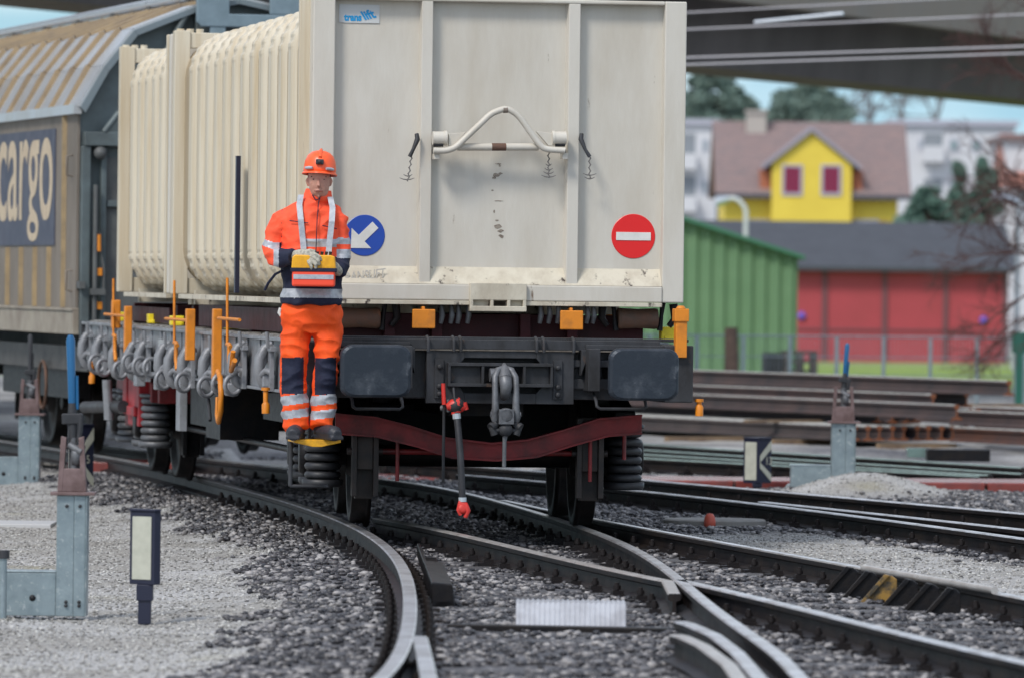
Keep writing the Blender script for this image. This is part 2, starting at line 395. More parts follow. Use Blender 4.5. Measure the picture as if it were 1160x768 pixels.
Lfull=[Lfull[0]+(Lfull[0]-Lfull[1]).normalized()*3]+Lfull
rail(Lfull,'long curved left rail under the left wheels of the container wagon, worn bright head',cy=(24,62))
L2=[G(*p,0) for p in [(494,830),(490,795),(486,768),(481,742),(476,720)]]
rail(L2,'short bright rail beginning beside the curved rail at the bottom edge',clips=False)
Rp=smoothline([(431,542),(524,557.5),(586,573),(622,584),(655,597),(680,603.5),(706,613.5),(732,628),(766,655),(797,677),(823,698),(862,726),(901,761)],deg=6,y1=80)
Rp=[G(985,850,0),G(940,800,0)]+[p for p in Rp if p.y>G(901,761,0).y+.2]
rail(Rp,'shiny rail curving from the right wheel through the crossing to the bottom edge',cy=(38,62))
Mp=smoothline([(426,586),(499,599),(556,613.5),(608,625),(650,634),(699,646),(740,652.6),(752,657)],deg=3)
Mp=[G(764,672,-.02)]+Mp
rail(Mp,'dull wing rail with a bent end left of the crossing point',top=raildry)
Np=smoothline([(768,656),(810,664.5),(862,677),(914,690),(980,707),(1030,718),(1094,733),(1160,749)],deg=3)
Np=[G(1260,775,0)]+Np
rail(Np,'rail starting at the crossing point and leaving the frame at the lower right')
Qp=smoothline([(622,577),(679,589),(784,607),(862,621),(940,636),(980,643.5),(1050,655.5),(1126,669),(1160,676.6)],deg=3,y1=None)
Qp=[G(1260,697,0)]+Qp+[G(570,566,0)]
rail(Qp,'long rail passing in front of the red capped concrete lid with black brackets')
S1=smoothline([(524,537),(620,546),(720,555),(815,564),(900,575),(977,585.5),(1070,597),(1160,609)],deg=3)
S1=[G(1270,624,0)]+S1; rail(S1,'nearer bright rail of the track behind the concrete lid')
S2=smoothline([(860,567.5),(900,571),(965,578),(1060,588.5),(1160,599)],deg=2)
S2=[G(1270,611,0)]+S2; rail(S2,'tongue rail lying close behind the nearer rail at the right',clips=False)
S3=smoothline([(430,520),(620,534),(732,543),(830,551.5),(938,561),(1050,571),(1160,581)],deg=3)
S3=[G(1270,592,0)]+S3; rail(S3,'farther bright rail directly in front of the galvanised lever box',cstep=.65)
gl=['farthest','third','second','nearest']
for i,(ya,yb,xe) in enumerate([(500,529,1160),(506,536,1160),(512,537.5,1122),(518,539,1112)]):
    a=G(430,ya-16,-.12); b=G(xe,yb,-.12); pp=[b+(a-b)*k/40 for k in range(41)]
    rail(pp,gl[i]+' of four greenish wet rails in front of the rail stacks',top=railgr,side=railsd,cstep=.8,clips=(i in(1,3)),group='greenish rails in front of the stacks')
# check rails at the bottom
for i,pts in enumerate([[(771,703),(782,706),(810,718),(836,738),(862,768),(905,840)],[(766,718),(775,720),(797,730),(826,751),(850,785),(872,840)]]):
    pth=[G(*p,.01) for p in pts]; pth.reverse()
    rail(pth,['bright check rail with flared end beside the crossing rail','dull inner check rail curving out at the bottom edge'][i],clips=False,top=[railtop,raildry][i],name='check_rail',group='check rails at the crossing')
# sleepers
def off(path,y):
    for a,b in zip(path[:-1],path[1:]):
        if (a.y-y)*(b.y-y)<=0 and a.y!=b.y: return a+(b-a)*((y-a.y)/(b.y-a.y))
sl0=None
for k in range(44):
    y=30.5+k*.66; a=off(Lfull,y); b=off(Rp,y)
    if a is None: a=Lfull[0]
    if b is None: continue
    b2=off(Qp,y+.3) or b
    x0=a.x-.22; x1=max(b.x,min(b2.x,b.x+2.2))+.5
    if y<38: x1=b.x+1.6
    m=MB(); m.box(-(x1-x0)/2,(x1-x0)/2,-.13,.13,-.15,-.004)
    o=m.build('sleeper',sleepm,bevel=.012); o.location=((x0+x1)/2,y,-.130); o.rotation_euler=(0,0,R(7))
    tag(o,'weathered sleeper bedded in ballast beneath the turnout rails','sleeper','sleepers of the turnout')
for k in range(24):
    y=47+k*.68; a=off(S1,y); b=off(S3,y+1.2)
    if a is None or b is None: continue
    m=MB(); m.box(-1.5,1.5,-.13,.13,-.15,0); o=m.build('sleeper',sleepm,bevel=.012); c=(a+b)/2
    o.location=(c.x,c.y,-.140); o.rotation_euler=(0,0,R(20)); tag(o,'dark sleeper under the track behind the concrete lid','sleeper','sleepers of the rear track')

# ------------------------------------------------------------------ ground
def seg_dist(X,Y,paths):
    d=np.full(X.shape,9.,dtype=np.float32)
    for p in paths:
        q=np.array([(v.x,v.y) for v in p[::2]]+[(p[-1].x,p[-1].y)])
        for a,b in zip(q[:-1],q[1:]):
            ab=b-a; L=(ab**2).sum()+1e-9
            m=(np.abs(Y-(a[1]+b[1])/2)<abs(ab[1])/2+1.5)
            if not m.any(): continue
            xs=X[m]-a[0]; ys=Y[m]-a[1]; t=np.clip((xs*ab[0]+ys*ab[1])/L,0,1)
            d[m]=np.minimum(d[m],np.hypot(xs-t*ab[0],ys-t*ab[1]))
    return d
def pathx(path,Y):
    q=sorted([(v.y,v.x) for v in path]); return np.interp(Y,[a for a,b in q],[b for a,b in q])
def vnoise(X,Y,s,seed=0):
    r=np.random.default_rng(seed); g=r.random((256,256)); x=X/s+500; y=Y/s+500; xi=np.floor(x).astype(int); yi=np.floor(y).astype(int); fx=x-xi; fy=y-yi
    fx=fx*fx*(3-2*fx); fy=fy*fy*(3-2*fy); a=lambda i,j:g[(xi+i)%256,(yi+j)%256]
    return (a(0,0)*(1-fx)+a(1,0)*fx)*(1-fy)+(a(0,1)*(1-fx)+a(1,1)*fx)*fy
mc=G(985,562,-.2)
def ground_h(X,Y):
    lx0=pathx(Lfull,Y); z=np.full(X.shape,-.2); z+=.058*np.clip((X-lx0+.9)/.5,0,1)*np.clip((pathx(S3,Y)+.5-X)/.4,0,1)*(Y<62); z+=.012*np.clip((X-pathx(Qp,Y)-.15)/.25,0,1)*np.clip((pathx(S1,Y)-.1-X)/.25,0,1)*(Y<62)
    z+=(vnoise(X,Y,.5,1)-.5)*.03+(vnoise(X,Y,.12,2)-.5)*.012
    lx=pathx(Lfull,Y)
    z-=.05*np.clip((lx-.6-X)/.8,0,1)*(Y<75)
    z-=.11*np.clip((Y-62.6)/.8,0,1)*np.clip((77-Y)/3,0,1)*(X>-3)
    z+=.20*np.exp(-(((X-mc.x)/.62)**2+((Y-mc.y)/.8)**2)**1.1)
    z=np.where(Y>95,z-np.clip((Y-95)/120,0,1)*.8,z)
    return z
def gravel_w(X,Y):
    lx=pathx(Lfull,Y); qx=pathx(Qp,Y); s1=pathx(S1,Y)
    nz=(vnoise(X,Y,.7,5)-.5)*.7+(vnoise(X,Y,.15,6)-.5)*.3
    a=np.clip((lx-.62-.10*(Y<45)*(45-Y)/10-X+nz*.8)/.2,0,1)
    mid=(X-qx-.55)*(s1-.35-X)
    b=np.clip((49.6+nz*2-Y)/.8,0,1)*np.clip((X-qx-.2+nz*.3)/.15,0,1)*np.clip((s1-.25-X+nz*.3)/.2,0,1)
    c=np.clip(1.6-(((X-mc.x)/.8)**2+((Y-mc.y)/1.1)**2),0,1)
    d=((Y>62))*np.clip(vnoise(X,Y,1.2,8)*1.6-.2,0,1)
    return np.clip(np.maximum(np.maximum(a,b*.95),np.maximum(c,d)),0,1)
xs=np.concatenate([[-4000,-1500,-600,-250,-100,-50,-25],np.arange(-12,12.01,.1),[25,50,100,250,600,1500,4000]])
ys=np.concatenate([[-300,-100,-20,5,15],np.arange(22,80,.1),np.arange(80,130,.6),[135,145,160,180,210,260,350,500,800,1500,3000,5000]])
XX,YY=np.meshgrid(xs,ys); ZZ=ground_h(XX,YY)
nx,ny=len(xs),len(ys)
me=bpy.data.meshes.new('ground'); me.vertices.add(nx*ny); me.vertices.foreach_set('co',np.stack([XX,YY,ZZ],-1).astype(np.float32).ravel())
I=np.arange(nx*ny).reshape(ny,nx); q=np.stack([I[:-1,:-1],I[:-1,1:],I[1:,1:],I[1:,:-1]],-1).reshape(-1,4)
me.loops.add(q.size); me.loops.foreach_set('vertex_index',q.ravel().astype(np.int32)); me.polygons.add(len(q)); me.polygons.foreach_set('loop_start',np.arange(0,q.size,4).astype(np.int32))
me.update(); me.validate()
for nm,val in (('gravel',gravel_w(XX,YY)),('grass',np.clip((YY-134)/3,0,1)*np.clip((245-YY)/10,0,1)*np.clip((XX-1)/.5,0,1)*np.clip((40-XX)/5,0,1))):
    at=me.attributes.new(nm,'FLOAT','POINT'); at.data.foreach_set('value',val.astype(np.float32).ravel())
me.polygons.foreach_set('use_smooth',[True]*len(q)); me.materials.append(groundm)
go=bpy.data.objects.new('ground',me); C.objects.link(go); tag(go,'yard ground of grey gravel and dark ballast with grass beyond',None,None,'structure')

def stones(name,N,size,reg,material,label,squash=.75,bury=.25,tonepow=1.0):
    Y=reg['y0']+(reg['y1']-reg['y0'])*rng.random(N)**reg.get('pow',1); half=.0765*Y+reg.get('m',1.0)
    X=(rng.random(N)*2-1)*half
    keep=reg['f'](X,Y); X=X[keep]; Y=Y[keep]; N=len(X)
    base=bmesh.new(); bmesh.ops.create_icosphere(base,subdivisions=1,radius=1); bv=np.array([v.co[:] for v in base.verts]); bf=np.array([[v.index for v in f.verts] for f in base.faces]); base.free()
    nv=len(bv)
    K=14; shapes=[]
    for k in range(K):
        s=bv*(1+.45*(rng.random((nv,1))-.5)); s=s*np.array([1,.55+.45*rng.random(),.5+.4*rng.random()])
        shapes.append(s)
    shapes=np.array(shapes); sh=shapes[rng.integers(0,K,N)]
    a=rng.random(N)*6.283; b=(rng.random(N)-.5)*1.6; ca,sa,cb,sb=np.cos(a),np.sin(a),np.cos(b),np.sin(b)
    x,y,z=sh[...,0],sh[...,1],sh[...,2]
    y2=y*cb[:,None]-z*sb[:,None]; z2=y*sb[:,None]+z*cb[:,None]
    x3=x*ca[:,None]-y2*sa[:,None]; y3=x*sa[:,None]+y2*ca[:,None]
    sz=(size*(.55+.9*rng.random(N)**1.6))[:,None]
    V=np.stack([X[:,None]+x3*sz,Y[:,None]+y3*sz,(ground_h(X,Y)+size*(rng.random(N)*.9-bury))[:,None]+z2*sz*squash],-1).reshape(-1,3)
    F=(bf[None]+ (np.arange(N)*nv)[:,None,None]).reshape(-1,3)
    me=bpy.data.meshes.new(name); me.vertices.add(len(V)); me.vertices.foreach_set('co',V.astype(np.float32).ravel())
    me.loops.add(F.size); me.loops.foreach_set('vertex_index',F.ravel().astype(np.int32)); me.polygons.add(len(F)); me.polygons.foreach_set('loop_start',np.arange(0,F.size,3).astype(np.int32)); me.update()
    t=me.attributes.new('tone','FLOAT','POINT'); t.data.foreach_set('value',np.repeat(rng.random(N)**tonepow,nv).astype(np.float32))
    me.materials.append(material); o=bpy.data.objects.new(name,me); C.objects.link(o); tag(o,label,'ballast',None,'stuff'); return o
def fb(X,Y):
    d=seg_dist(X,Y,[p for p in ALLR]); g=gravel_w(X,Y)
    slp=np.abs(((Y-.12*X-30.5)/.66)%1.0-.0); onsl=((slp<.2)|(slp>.8))&(X<pathx(Qp,Y)+.3)&(X>pathx(Lfull,Y)-.6)&(Y<46)
    return (d>.085)&(rng.random(X.shape)>g*1.05)&~(onsl&(rng.random(X.shape)<.9))
stones('ballast_stones',165000,.0245,dict(y0=28,y1=74,pow=1.1,f=fb),ballm,'dark wet ballast stones between and beside the rails')
def fg(X,Y):
    d=seg_dist(X,Y,ALLR); return (d>.08)&(rng.random(X.shape)<gravel_w(X,Y))
o=stones('gravel_grains',110000,.010,dict(y0=28,y1=64,pow=1.0,m=.4,f=fg),gravm,'light grey fine gravel beside the tracks'); o['category']='gravel'

# ------------------------------------------------------------------ the container wagon
YAW=R(9.3); OW=Vector((-.02,45,0)); MW=Matrix.Translation(OW)@Matrix.Rotation(YAW,4,'Z'); MWi=MW.inverted()
def W(px,py,t):
    d=(MWi.to_3x3()@ray(px,py)); o=MWi@O; p=o+d*((t-o.y)/d.y); return p
def WX(px,py,x):
    d=(MWi.to_3x3()@ray(px,py)); o=MWi@O; return o+d*((x-o.x)/d.x)
wag=empty('flat_wagon',OW,YAW,'grey flat wagon with red bogies carrying the cream ribbed containers','rail wagon')
LEN=15.2
# headstock
m=MB()
p0=W(351,385,.62); p1=W(803,455,.62); zt=W(580,398,.62).z; zb=W(580,457,.62).z; zt2=W(580,384,.62).z
m.box(-1.30,1.30,.62,.80,zb+.03,zt)
xa,xb=W(483,420,.55).x,W(650,420,.55).x
oc=[(xa,zb),(xb,zb),(xb,zt-.005),(xa,zt-.005)]
m.box(1.12,1.315,.45,1.25,zb+.02,zt2-.03); m.box(-1.315,-1.12,.45,1.25,zb+.02,zt2-.03)
m.box(-1.1,-.56,.58,.64,zb+.1,zb+.17); m.box(.42,1.1,.58,.64,zb+.1,zb+.17)
m.box(-1.1,-.55,.56,.64,zt-.1,zt-.05); m.box(.42,1.1,.56,.64,zt-.1,zt-.05)
m.build('headstock',steel,wag,.008)
m=MB(); zc=(zt+zb)/2; hx=(xb-xa)/2; cx=(xa+xb)/2
# plate with an octagonal opening built from 4 pieces
m.prism([(xa,zb),(cx-.24,zb),(cx-.24,zb+.07),(cx-.30,zb+.14),(cx-.30,zt-.12),(cx-.24,zt-.045),(cx-.24,zt),(xa,zt)],.54,.60)
m.prism([(xb,zb),(xb,zt),(cx+.24,zt),(cx+.24,zt-.045),(cx+.30,zt-.12),(cx+.30,zb+.14),(cx+.24,zb+.07),(cx+.24,zb)],.54,.60)
m.box(cx-.24,cx+.24,.541,.60,zt-.045,zt); m.box(cx-.24,cx+.24,.541,.60,zb,zb+.07)
m.build('headstock_plate',steel,wag,.004)
m=MB(); fz0=W(570,438,.5).z; fz1=W(570,411,.5).z; fa=W(507,420,.5).x; fb_=W(626,420,.5).x
m.box(fa,fb_,.47,.54,fz1-.022,fz1); m.box(fa,fb_,.47,.54,fz0,fz0+.022)
for x in (fa,W(545,420,.5).x,W(592,420,.5).x,fb_-.018): m.box(x,x+.018,.472,.538,fz0+.02,fz1-.02)
m.box(fa+.02,W(545,420,.5).x,.52,.539,fz0+.02,fz1-.02); m.box(W(592,420,.5).x+.018,fb_-.02,.52,.539,fz0+.02,fz1-.02)
for sx in (fa-.05,fb_+.04):
    m.box(sx-.03,sx+.03,.525,.545,fz0-.08,fz1+.02)
    for z in (fz1-.03,fz0+.0,fz0-.05): m.lathe([(.018,0),(.018,.02),(.008,.028)],10,T=Matrix.Translation((sx,.525,z))@Matrix.Rotation(R(90),4,'X'))
m.build('coupler_frame',steel,wag,.003)
m=MB(); m.box(cx-.32,cx+.32,.62,.9,zb+.05,zt-.02); m.build('drawgear_shade_block',chainm,wag)  # solid black block painting the shade inside the octagonal opening
# top pipe rail
m=MB(); zz=W(580,391,.55).z; m.box(-1.1,1.1,.52,.66,zz-.03,zz+.035); m.box(-1.31,1.31,.60,.72,zz+.03,zz+.05)
for px in (485,514,522,608,616,650): x=W(px,391,.5).x; m.tube([(x,.49,zz-.045),(x,.49,zz+.03),(x,.56,zz+.05)],.012,8)
m.build('headstock_top_rail',steel,wag,.006)
# buffers
for px in (426,729.5):
    c=W(px,420 if px<500 else 424,0); 
    def sh(w,h,ch,n=5):
        pts=[]
        for qx,qz,a0 in ((1,1,0),(-1,1,90),(-1,-1,180),(1,-1,270)):
            for k in range(n+1):
                a=R(a0+90*k/n); pts.append((qx*(w-ch)+ch*math.cos(a),qz*(h-ch*.8)+ch*.8*math.sin(a)))
        return pts
    b=empty('buffer',(c.x,0,c.z)); b.parent=wag
    m=MB(); P=sh(.233,.172,.085); rr=[(0,-.012,.90),(0,.0,.97),(0,.012,1.0),(0,.045,1.0),(0,.05,.96)]
    vs=[]; n=len(P)
    for _,y,s in rr: vs+=[(x*s,y,z*s) for x,z in P]
    fs=[(i*n+k,i*n+(k+1)%n,(i+1)*n+(k+1)%n,(i+1)*n+k) for i in range(len(rr)-1) for k in range(n)]
    m.add(vs,fs,0,False); m.add([(x*.9,-.0121,z*.9) for x,z in P],[tuple(range(n))],0,False); m.add(vs[-n:],[tuple(range(n))],0)
    m.build('buffer_head',buffm,b,.004)
    m=MB(); m.lathe([(.085,.05),(.085,.30),(.12,.31),(.125,.58),(.17,.59),(.17,.62)],24,T=Matrix.Rotation(R(-90),4,'X')); m.build('buffer_housing',steeld,b)
    # bracket shelf beside buffer
    m=MB(); s=-1 if c.x<0 else 1; m.box(c.x-.30,c.x+.30,.5,.62,c.z+.15,c.z+.185); m.prism([(c.x-s*.27,c.z+.15),(c.x-s*.33,c.z+.15),(c.x-s*.33,c.z-.02)],.5,.62)
    m.box(min(c.x-s*.22,c.x-s*.30),max(c.x-s*.22,c.x-s*.30),.40,.62,c.z-.12,c.z+.16)
    m.build('buffer_bracket',steel,wag,.005)
    # shunter's hand grip below the buffer
    g=W(428 if s<0 else 704,463,.35); m=MB(); wdt=.165
    m.tube([(g.x-wdt,.5,g.z+.10),(g.x-wdt,.38,g.z+.05),(g.x-wdt,.35,g.z+.015),(g.x-wdt+.02,.35,g.z),(g.x+wdt-.02,.35,g.z),(g.x+wdt,.35,g.z+.015),(g.x+wdt,.38,g.z+.05),(g.x+wdt,.5,g.z+.10)],.011,8); m.build('grip_rail',steel,wag)
# coupling
cp=empty('coupling',(W(571,430,.3).x,.3,0)); cp.parent=wag
zh=lambda y:W(571,y,.3).z
m=MB()
T=Matrix.Translation((0,0,0))
m.tube([(0,.35,zh(425)),(0,.12,zh(425)),(0,.02,zh(424)),(0,-.05,zh(428)),(0,-.085,zh(437)),(0,-.06,zh(446)),(0,0,zh(449)),(0,.04,zh(443))],[.05,.05,.05,.045,.04,.034,.028,.018],12)
m.tube([(0,-.05,zh(428)),(0,-.02,zh(418)),(0,.01,zh(412))],[.045,.03,.012],12); m.tube([(-.07,.16,zh(425)),(.07,.16,zh(425))],.045,14)
m.build('draw_hook',castg,cp)
m=MB()
for s in(-1,1): m.tube([(0,.0,zh(417)),(s*.045,-.02,zh(419)),(s*.068,-.05,zh(427)),(s*.07,-.07,zh(440)),(s*.068,-.08,zh(462)),(s*.075,-.08,zh(470)),(s*.07,-.08,zh(477))],[.022,.022,.021,.021,.024,.03,.02],10)
build_each(m,'shackle',castg,cp)
m=MB(); m.cyl((-.1,-.08,zh(469)),(.1,-.08,zh(469)),.02,12); m.lathe([(.045,-.04),(.05,-.03),(.05,.03),(.045,.04)],16,T=Matrix.Translation((0,-.09,zh(470)))@Matrix.Rotation(R(90),4,'X'))
m.box(-.05,.05,-.13,-.05,zh(480),zh(463)); m.build('trunnion',castg,cp,.004)
m=MB(); m.lathe([(.04,-.03),(.048,0),(.04,.04)],16,T=Matrix.Translation((0,-.08,zh(486)))@Matrix.Rotation(R(90),4,'X'))
for s in(-1,1): m.tube([(s*.06,-.08,zh(478)),(s*.085,-.08,zh(485)),(s*.07,-.08,zh(492))],.026,10); m.tube([(s*.085,-.08,zh(482)),(s*.1,-.09,zh(484))],.03,10)
m.cyl((-.1,-.08,zh(487)),(.1,-.08,zh(487)),.018,10); m.build('lower_trunnion',steel,cp)
m=MB(); m.tube([(0,-.08,zh(488)),(-.005,-.08,zh(500)),(-.006,-.08,zh(528))],[.02,.014,.013],10); m.build('screw_handle',castg,cp)
# brake hose
hs=empty('brake_hose',(0,0,0)); hs.parent=wag
P=lambda x,y,t=.42: W(x,y,t)
m=MB(); m.tube([P(513,432,.52),P(514,442,.47),P(515,452,.43)],.009,8); a=P(517,459); m.lathe([(.02,-.05),(.042,-.035),(.05,0),(.042,.035),(.02,.05)],12,T=Matrix.Translation(a)@Matrix.Rotation(R(60),4,'Y'))
m.build('hose_pipe',steel,hs)
m=MB(); m.tube([P(506,461),P(512,459),P(518,458),P(526,462)],[.02,.04,.05,.028],12); m.tube([P(519,453),P(518,460),P(516,470)],[.02,.035,.03],10); m.tube([P(525,456),P(527,464)],.024,8); m.build('hose_valve',redb,hs)
m=MB(); m.tube([P(517,468,.41),P(519,485,.38),P(521.5,515,.34),P(523,545,.32),P(524,567,.33)],.023,12); m.build('hose_rubber',rubber,hs)
m=MB(); m.cyl(P(517,468,.4),P(517.5,474,.4),.028,12); m.cyl(P(524,563,.33),P(524,568,.33),.027,12); build_each(m,'hose_collar',silver,hs)
m=MB(); a=P(524,576,.32); m.lathe([(.016,-.025),(.035,-.02),(.035,.02),(.016,.025)],14,T=Matrix.Translation((a.x,a.y,a.z))@Matrix.Rotation(R(80),4,'X')); m.tube([P(519,569,.33),P(527,572,.32),P(530,578,.31),P(527,586,.31)],[.02,.024,.02,.014],10); m.tube([P(521,570,.32),P(519,577,.31),P(522,583,.31)],.013,8); m.build('hose_coupling',redb,hs)
m=MB(); m.tube([P(502,434,.45),P(503,458,.44)],.014,8); m.build('valve_lever',redb,hs); m=MB(); m.tube([P(503,456,.45),P(502.5,500,.45),P(502,546,.45)],.010,8); m.build('release_rod',steel,hs)
m=MB(); m.tube([P(500,462,.5),P(510,462,.46)],.02,8); m.tube([P(507,452,.46),P(509,466,.46)],.018,8); m.build('valve_body',castg,hs)
# side beams, deck, centre sill
sb0=.90; sb1=1.225
for s in (-1,1):
    m=MB(); x=1.27*s; m.box(min(x,x-s*.02),max(x,x-s*.02),1.25,LEN-.2,sb0,sb1-.0); m.box(min(x+s*.03,x-s*.1),max(x+s*.03,x-s*.1),1.25,LEN-.2,sb1,sb1+.022); m.box(min(x+s*.03,x-s*.1),max(x+s*.03,x-s*.1),1.25,LEN-.2,sb0-.02,sb0)
    for k in range(20): m.box(min(x,x+s*.012),max(x,x+s*.012),1.5+k*.68,1.56+k*.68,sb0,sb1)
    m.build('side_beam',sidegr,wag,.004)
m=MB(); m.box(-1.2,1.2,.8,LEN-.1,1.15,1.235); 
for k in range(70):
    y=1.3+k*.195; m.box(-1.24,1.24,y,y+.16+.02*random.random(),1.236,1.25+.018*random.random())
m.build('deck',mat('deck_planks',(.17,.15,.13),.5,.1,(.30,.29,.27),6,(.4,.65),.3,50),wag,.004)
m=MB(); m.box(-.25,.25,.9,LEN-.3,.75,1.14); m.box(-.9,.9,4.5,5.6,.62,1.1); m.box(-.5,.5,6.2,9.4,.55,1.0)
for k in range(9): m.box(-1.2,1.2,1.6+k*1.6,1.7+k*1.6,.85,1.14)
m.build('underframe',steeld,wag)
m=MB(); m.tube([(-.2,5.2,.62),(-.2,7.0,.62)],.20,16); m.build('added_air_tank',steeld,wag)  # tank, boxes and rods here are added to blacken the view underneath
m=MB(); m.box(-1.0,-.55,7.4,8.3,.42,.86); m.box(.5,1.0,5.5,8.8,.40,.86); m.box(-.9,-.3,9.0,10.2,.48,.9); m.box(-1.0,.9,14.0,14.4,.35,.85); build_each(m,'added_dark_box',steeld,wag)  # added dark boxes that block the pale ground seen under the wagon
m=MB(); m.tube([(-.8,4.4,.42),(-.8,11.3,.42)],.025,8); m.tube([(.3,4.2,.5),(.3,11.2,.5)],.03,8); build_each(m,'added_pull_rod',steeld,wag)
# rear headstock and rear buffers
m=MB(); m.box(-1.3,1.3,LEN-.2,LEN,.85,1.25); 
for s in(-1,1): m.lathe([(.09,0),(.09,.45),(.22,.46),(.22,.52)],20,T=Matrix.Translation((s*.875,LEN,1.06))@Matrix.Rotation(R(-90),4,'X'))
m.build('rear_headstock',steel,wag)
# wheelsets
def wheel_prof(s):
    # s=+1 outer face at +h
    return [(.06,-.09),(.12,-.08),(.15,-.02),(.36,.0),(.40,-.065),(.485,-.062),(.492,-.045),(.485,-.032),(.462,-.02),(.459,.065),(.445,.072),(.40,.07),(.37,.03),(.16,.03),(.13,.09),(.06,.1)]
BR=R(-5)
for t in (1.80,3.6,11.9,13.7):
    ws=empty('wheelset',(0,t,.46)); ws.parent=wag
    if t<5: ws.location=(.12-math.sin(BR)*(t-2.7),2.7+math.cos(BR)*(t-2.7),.46); ws.rotation_euler=(0,0,BR)
    for s in(-1,1):
        m=MB(); m.lathe(wheel_prof(s),40,T=Matrix.Translation((s*.755,0,0))@Matrix.Rotation(R(90*s),4,'Y')); m.build('wheel',wheelm,ws)
    m=MB(); m.cyl((-1.05,0,0),(1.05,0,0),.075,16); m.build('axle',wheelm,ws)
# bogies
def coil(cx,cy,z0,z1,r,mb,n=6):
    for k in range(n):
        z=z0+(z1-z0)*(k+.5)/n; rr=(z1-z0)/n*.44
        mb.tube([(cx+(r-rr)*math.cos(a*R(30)),cy+(r-rr)*math.sin(a*R(30)),z) for a in range(12)],rr,8,closed=True)
for bi,tc_ in enumerate((2.7,12.8)):
    bg_=empty('bogie',(.12 if bi==0 else 0,tc_,0),BR if bi==0 else 0); bg_.parent=wag; fm=redm if bi==0 else maroon
    m=MB()
    for s in(-1,1):
        x0,x1=sorted((s*.94,s*1.08))
        m.prism([(-1.35,.62),(-1.35,.78),(-.6,.88),(.6,.88),(1.35,.78),(1.35,.62),(.9,.66),(.35,.46),(-.35,.46),(-.9,.66)],x0,x1,axis='x')
        m.box(x0-.04,x1+.04,-.25,.25,.40,.50)
    m.box(-.94,.94,-.22,.22,.50,.80); m.build('bogie_frame',steeld if bi==0 else redm,bg_,.01)
    for s in(-1,1):
        for e in(-1,1):
            m=MB(); m.box(s*1.02-.1,s*1.02+.1,e*.9-.12,e*.9+.12,.33,.62); m.lathe([(.13,0),(.14,.03),(.12,.07)],16,T=Matrix.Translation((s*1.1,e*.9,.46))@Matrix.Rotation(R(90*s),4,'Y')); m.build('axle_box',steeld,bg_,.01)
            for dy in (-.27,.27):
                m=MB(); yy=e*.9+dy; coil(s*1.02,yy,.30,.66,.125,m); m.lathe([(.13,.25),(.14,.27),(.14,.30),(.12,.30)],16,T=Matrix.Translation((s*1.02,yy,0))); m.lathe([(.12,.66),(.135,.665),(.135,.69)],16,T=Matrix.Translation((s*1.02,yy,0)))
                m.build('coil_spring',rubber if bi==0 else castg,bg_)
    # curved end beam
    tt=-1.62
    up=[(385,470),(430,474),(470,484),(510,497),(560,503),(600,499),(640,488),(680,475),(728,471)]
    lo=[(728,489),(690,492),(650,503),(610,516),(565,520),(515,517),(475,504),(430,493),(385,490)]
    if bi==0:
        pts=[(W(x,y,tc_+tt).x,W(x,y,tc_+tt).z) for x,y in up+lo]
        # web plates 6cm deep plus lower flange
        m=MB(); m.prism(pts,tt-.03,tt+.03)
        for i in range(len(up)-1):
            a=pts[i]; b=pts[i+1]; m.prism([a,b,(b[0],b[1]+.012),(a[0],a[1]+.012)],tt-.075,tt+.075)
        L=pts[len(up):]
        for i in range(len(L)-1):
            a=L[i]; b=L[i+1]; m.prism([a,b,(b[0],b[1]-.012),(a[0],a[1]-.012)],tt-.075,tt+.075)
        m.build('end_beam',redm,bg_)
    else:
        m=MB(); m.box(-1.05,1.05,tt-.05,tt+.05,.62,.78); m.build('end_beam',redm,bg_,.01)
        m=MB(); m.box(-1.16,-1.05,-1.15,-.35,.42,.86); m.box(-1.16,-1.05,-.2,.1,.5,.85); m.box(-1.19,-1.16,-1.05,-.5,.5,.58); m.build('bogie_side_plate',mat('bogie_red',(.38,.012,.018),.5,0,(.20,.01,.014),5,(.4,.7)),bg_,.01)
    m=MB(); m.tube([(-.72,tt+.12,.50),(.72,tt+.12,.50)],.02,10); m.build('brake_rod',redm if bi==0 else steeld,bg_)
    for s in(-1,1):
        m=MB(); x=s*.755; m.box(x-.09,x-.055,tt+.02,tt+.14,.20,.74); m.box(x+.055,x+.09,tt+.02,tt+.14,.20,.74); m.box(x-.054,x+.054,tt+.05,tt+.10,.38,.60)
        m.prism([(tt+.15,.18),(tt+.28,.18),(tt+.24,.46),(tt+.28,.74),(tt+.15,.74)],x-.06,x+.06,axis='x'); m.cyl((x-.12,tt+.08,.5),(x+.12,tt+.08,.5),.025,10)
        m.build('brake_block',mat('brake_iron%d'%s,(.02,.018,.018),.5,.3,(.04,.028,.024),10) if bi==0 else wheelm,bg_,.004)
    m=MB()
    for px in (455,671,709): 
        if bi==0:
            a=W(px,495 if px<500 else 498,tc_+tt); z0=W(px,545 if px<700 else 520,tc_+tt).z; m.tube([(a.x,tt,a.z+.06),(a.x,tt,a.z-.05),(a.x,tt,z0)],.013,8)
    if bi==0: build_each(m,'brake_hanger',redm,bg_)
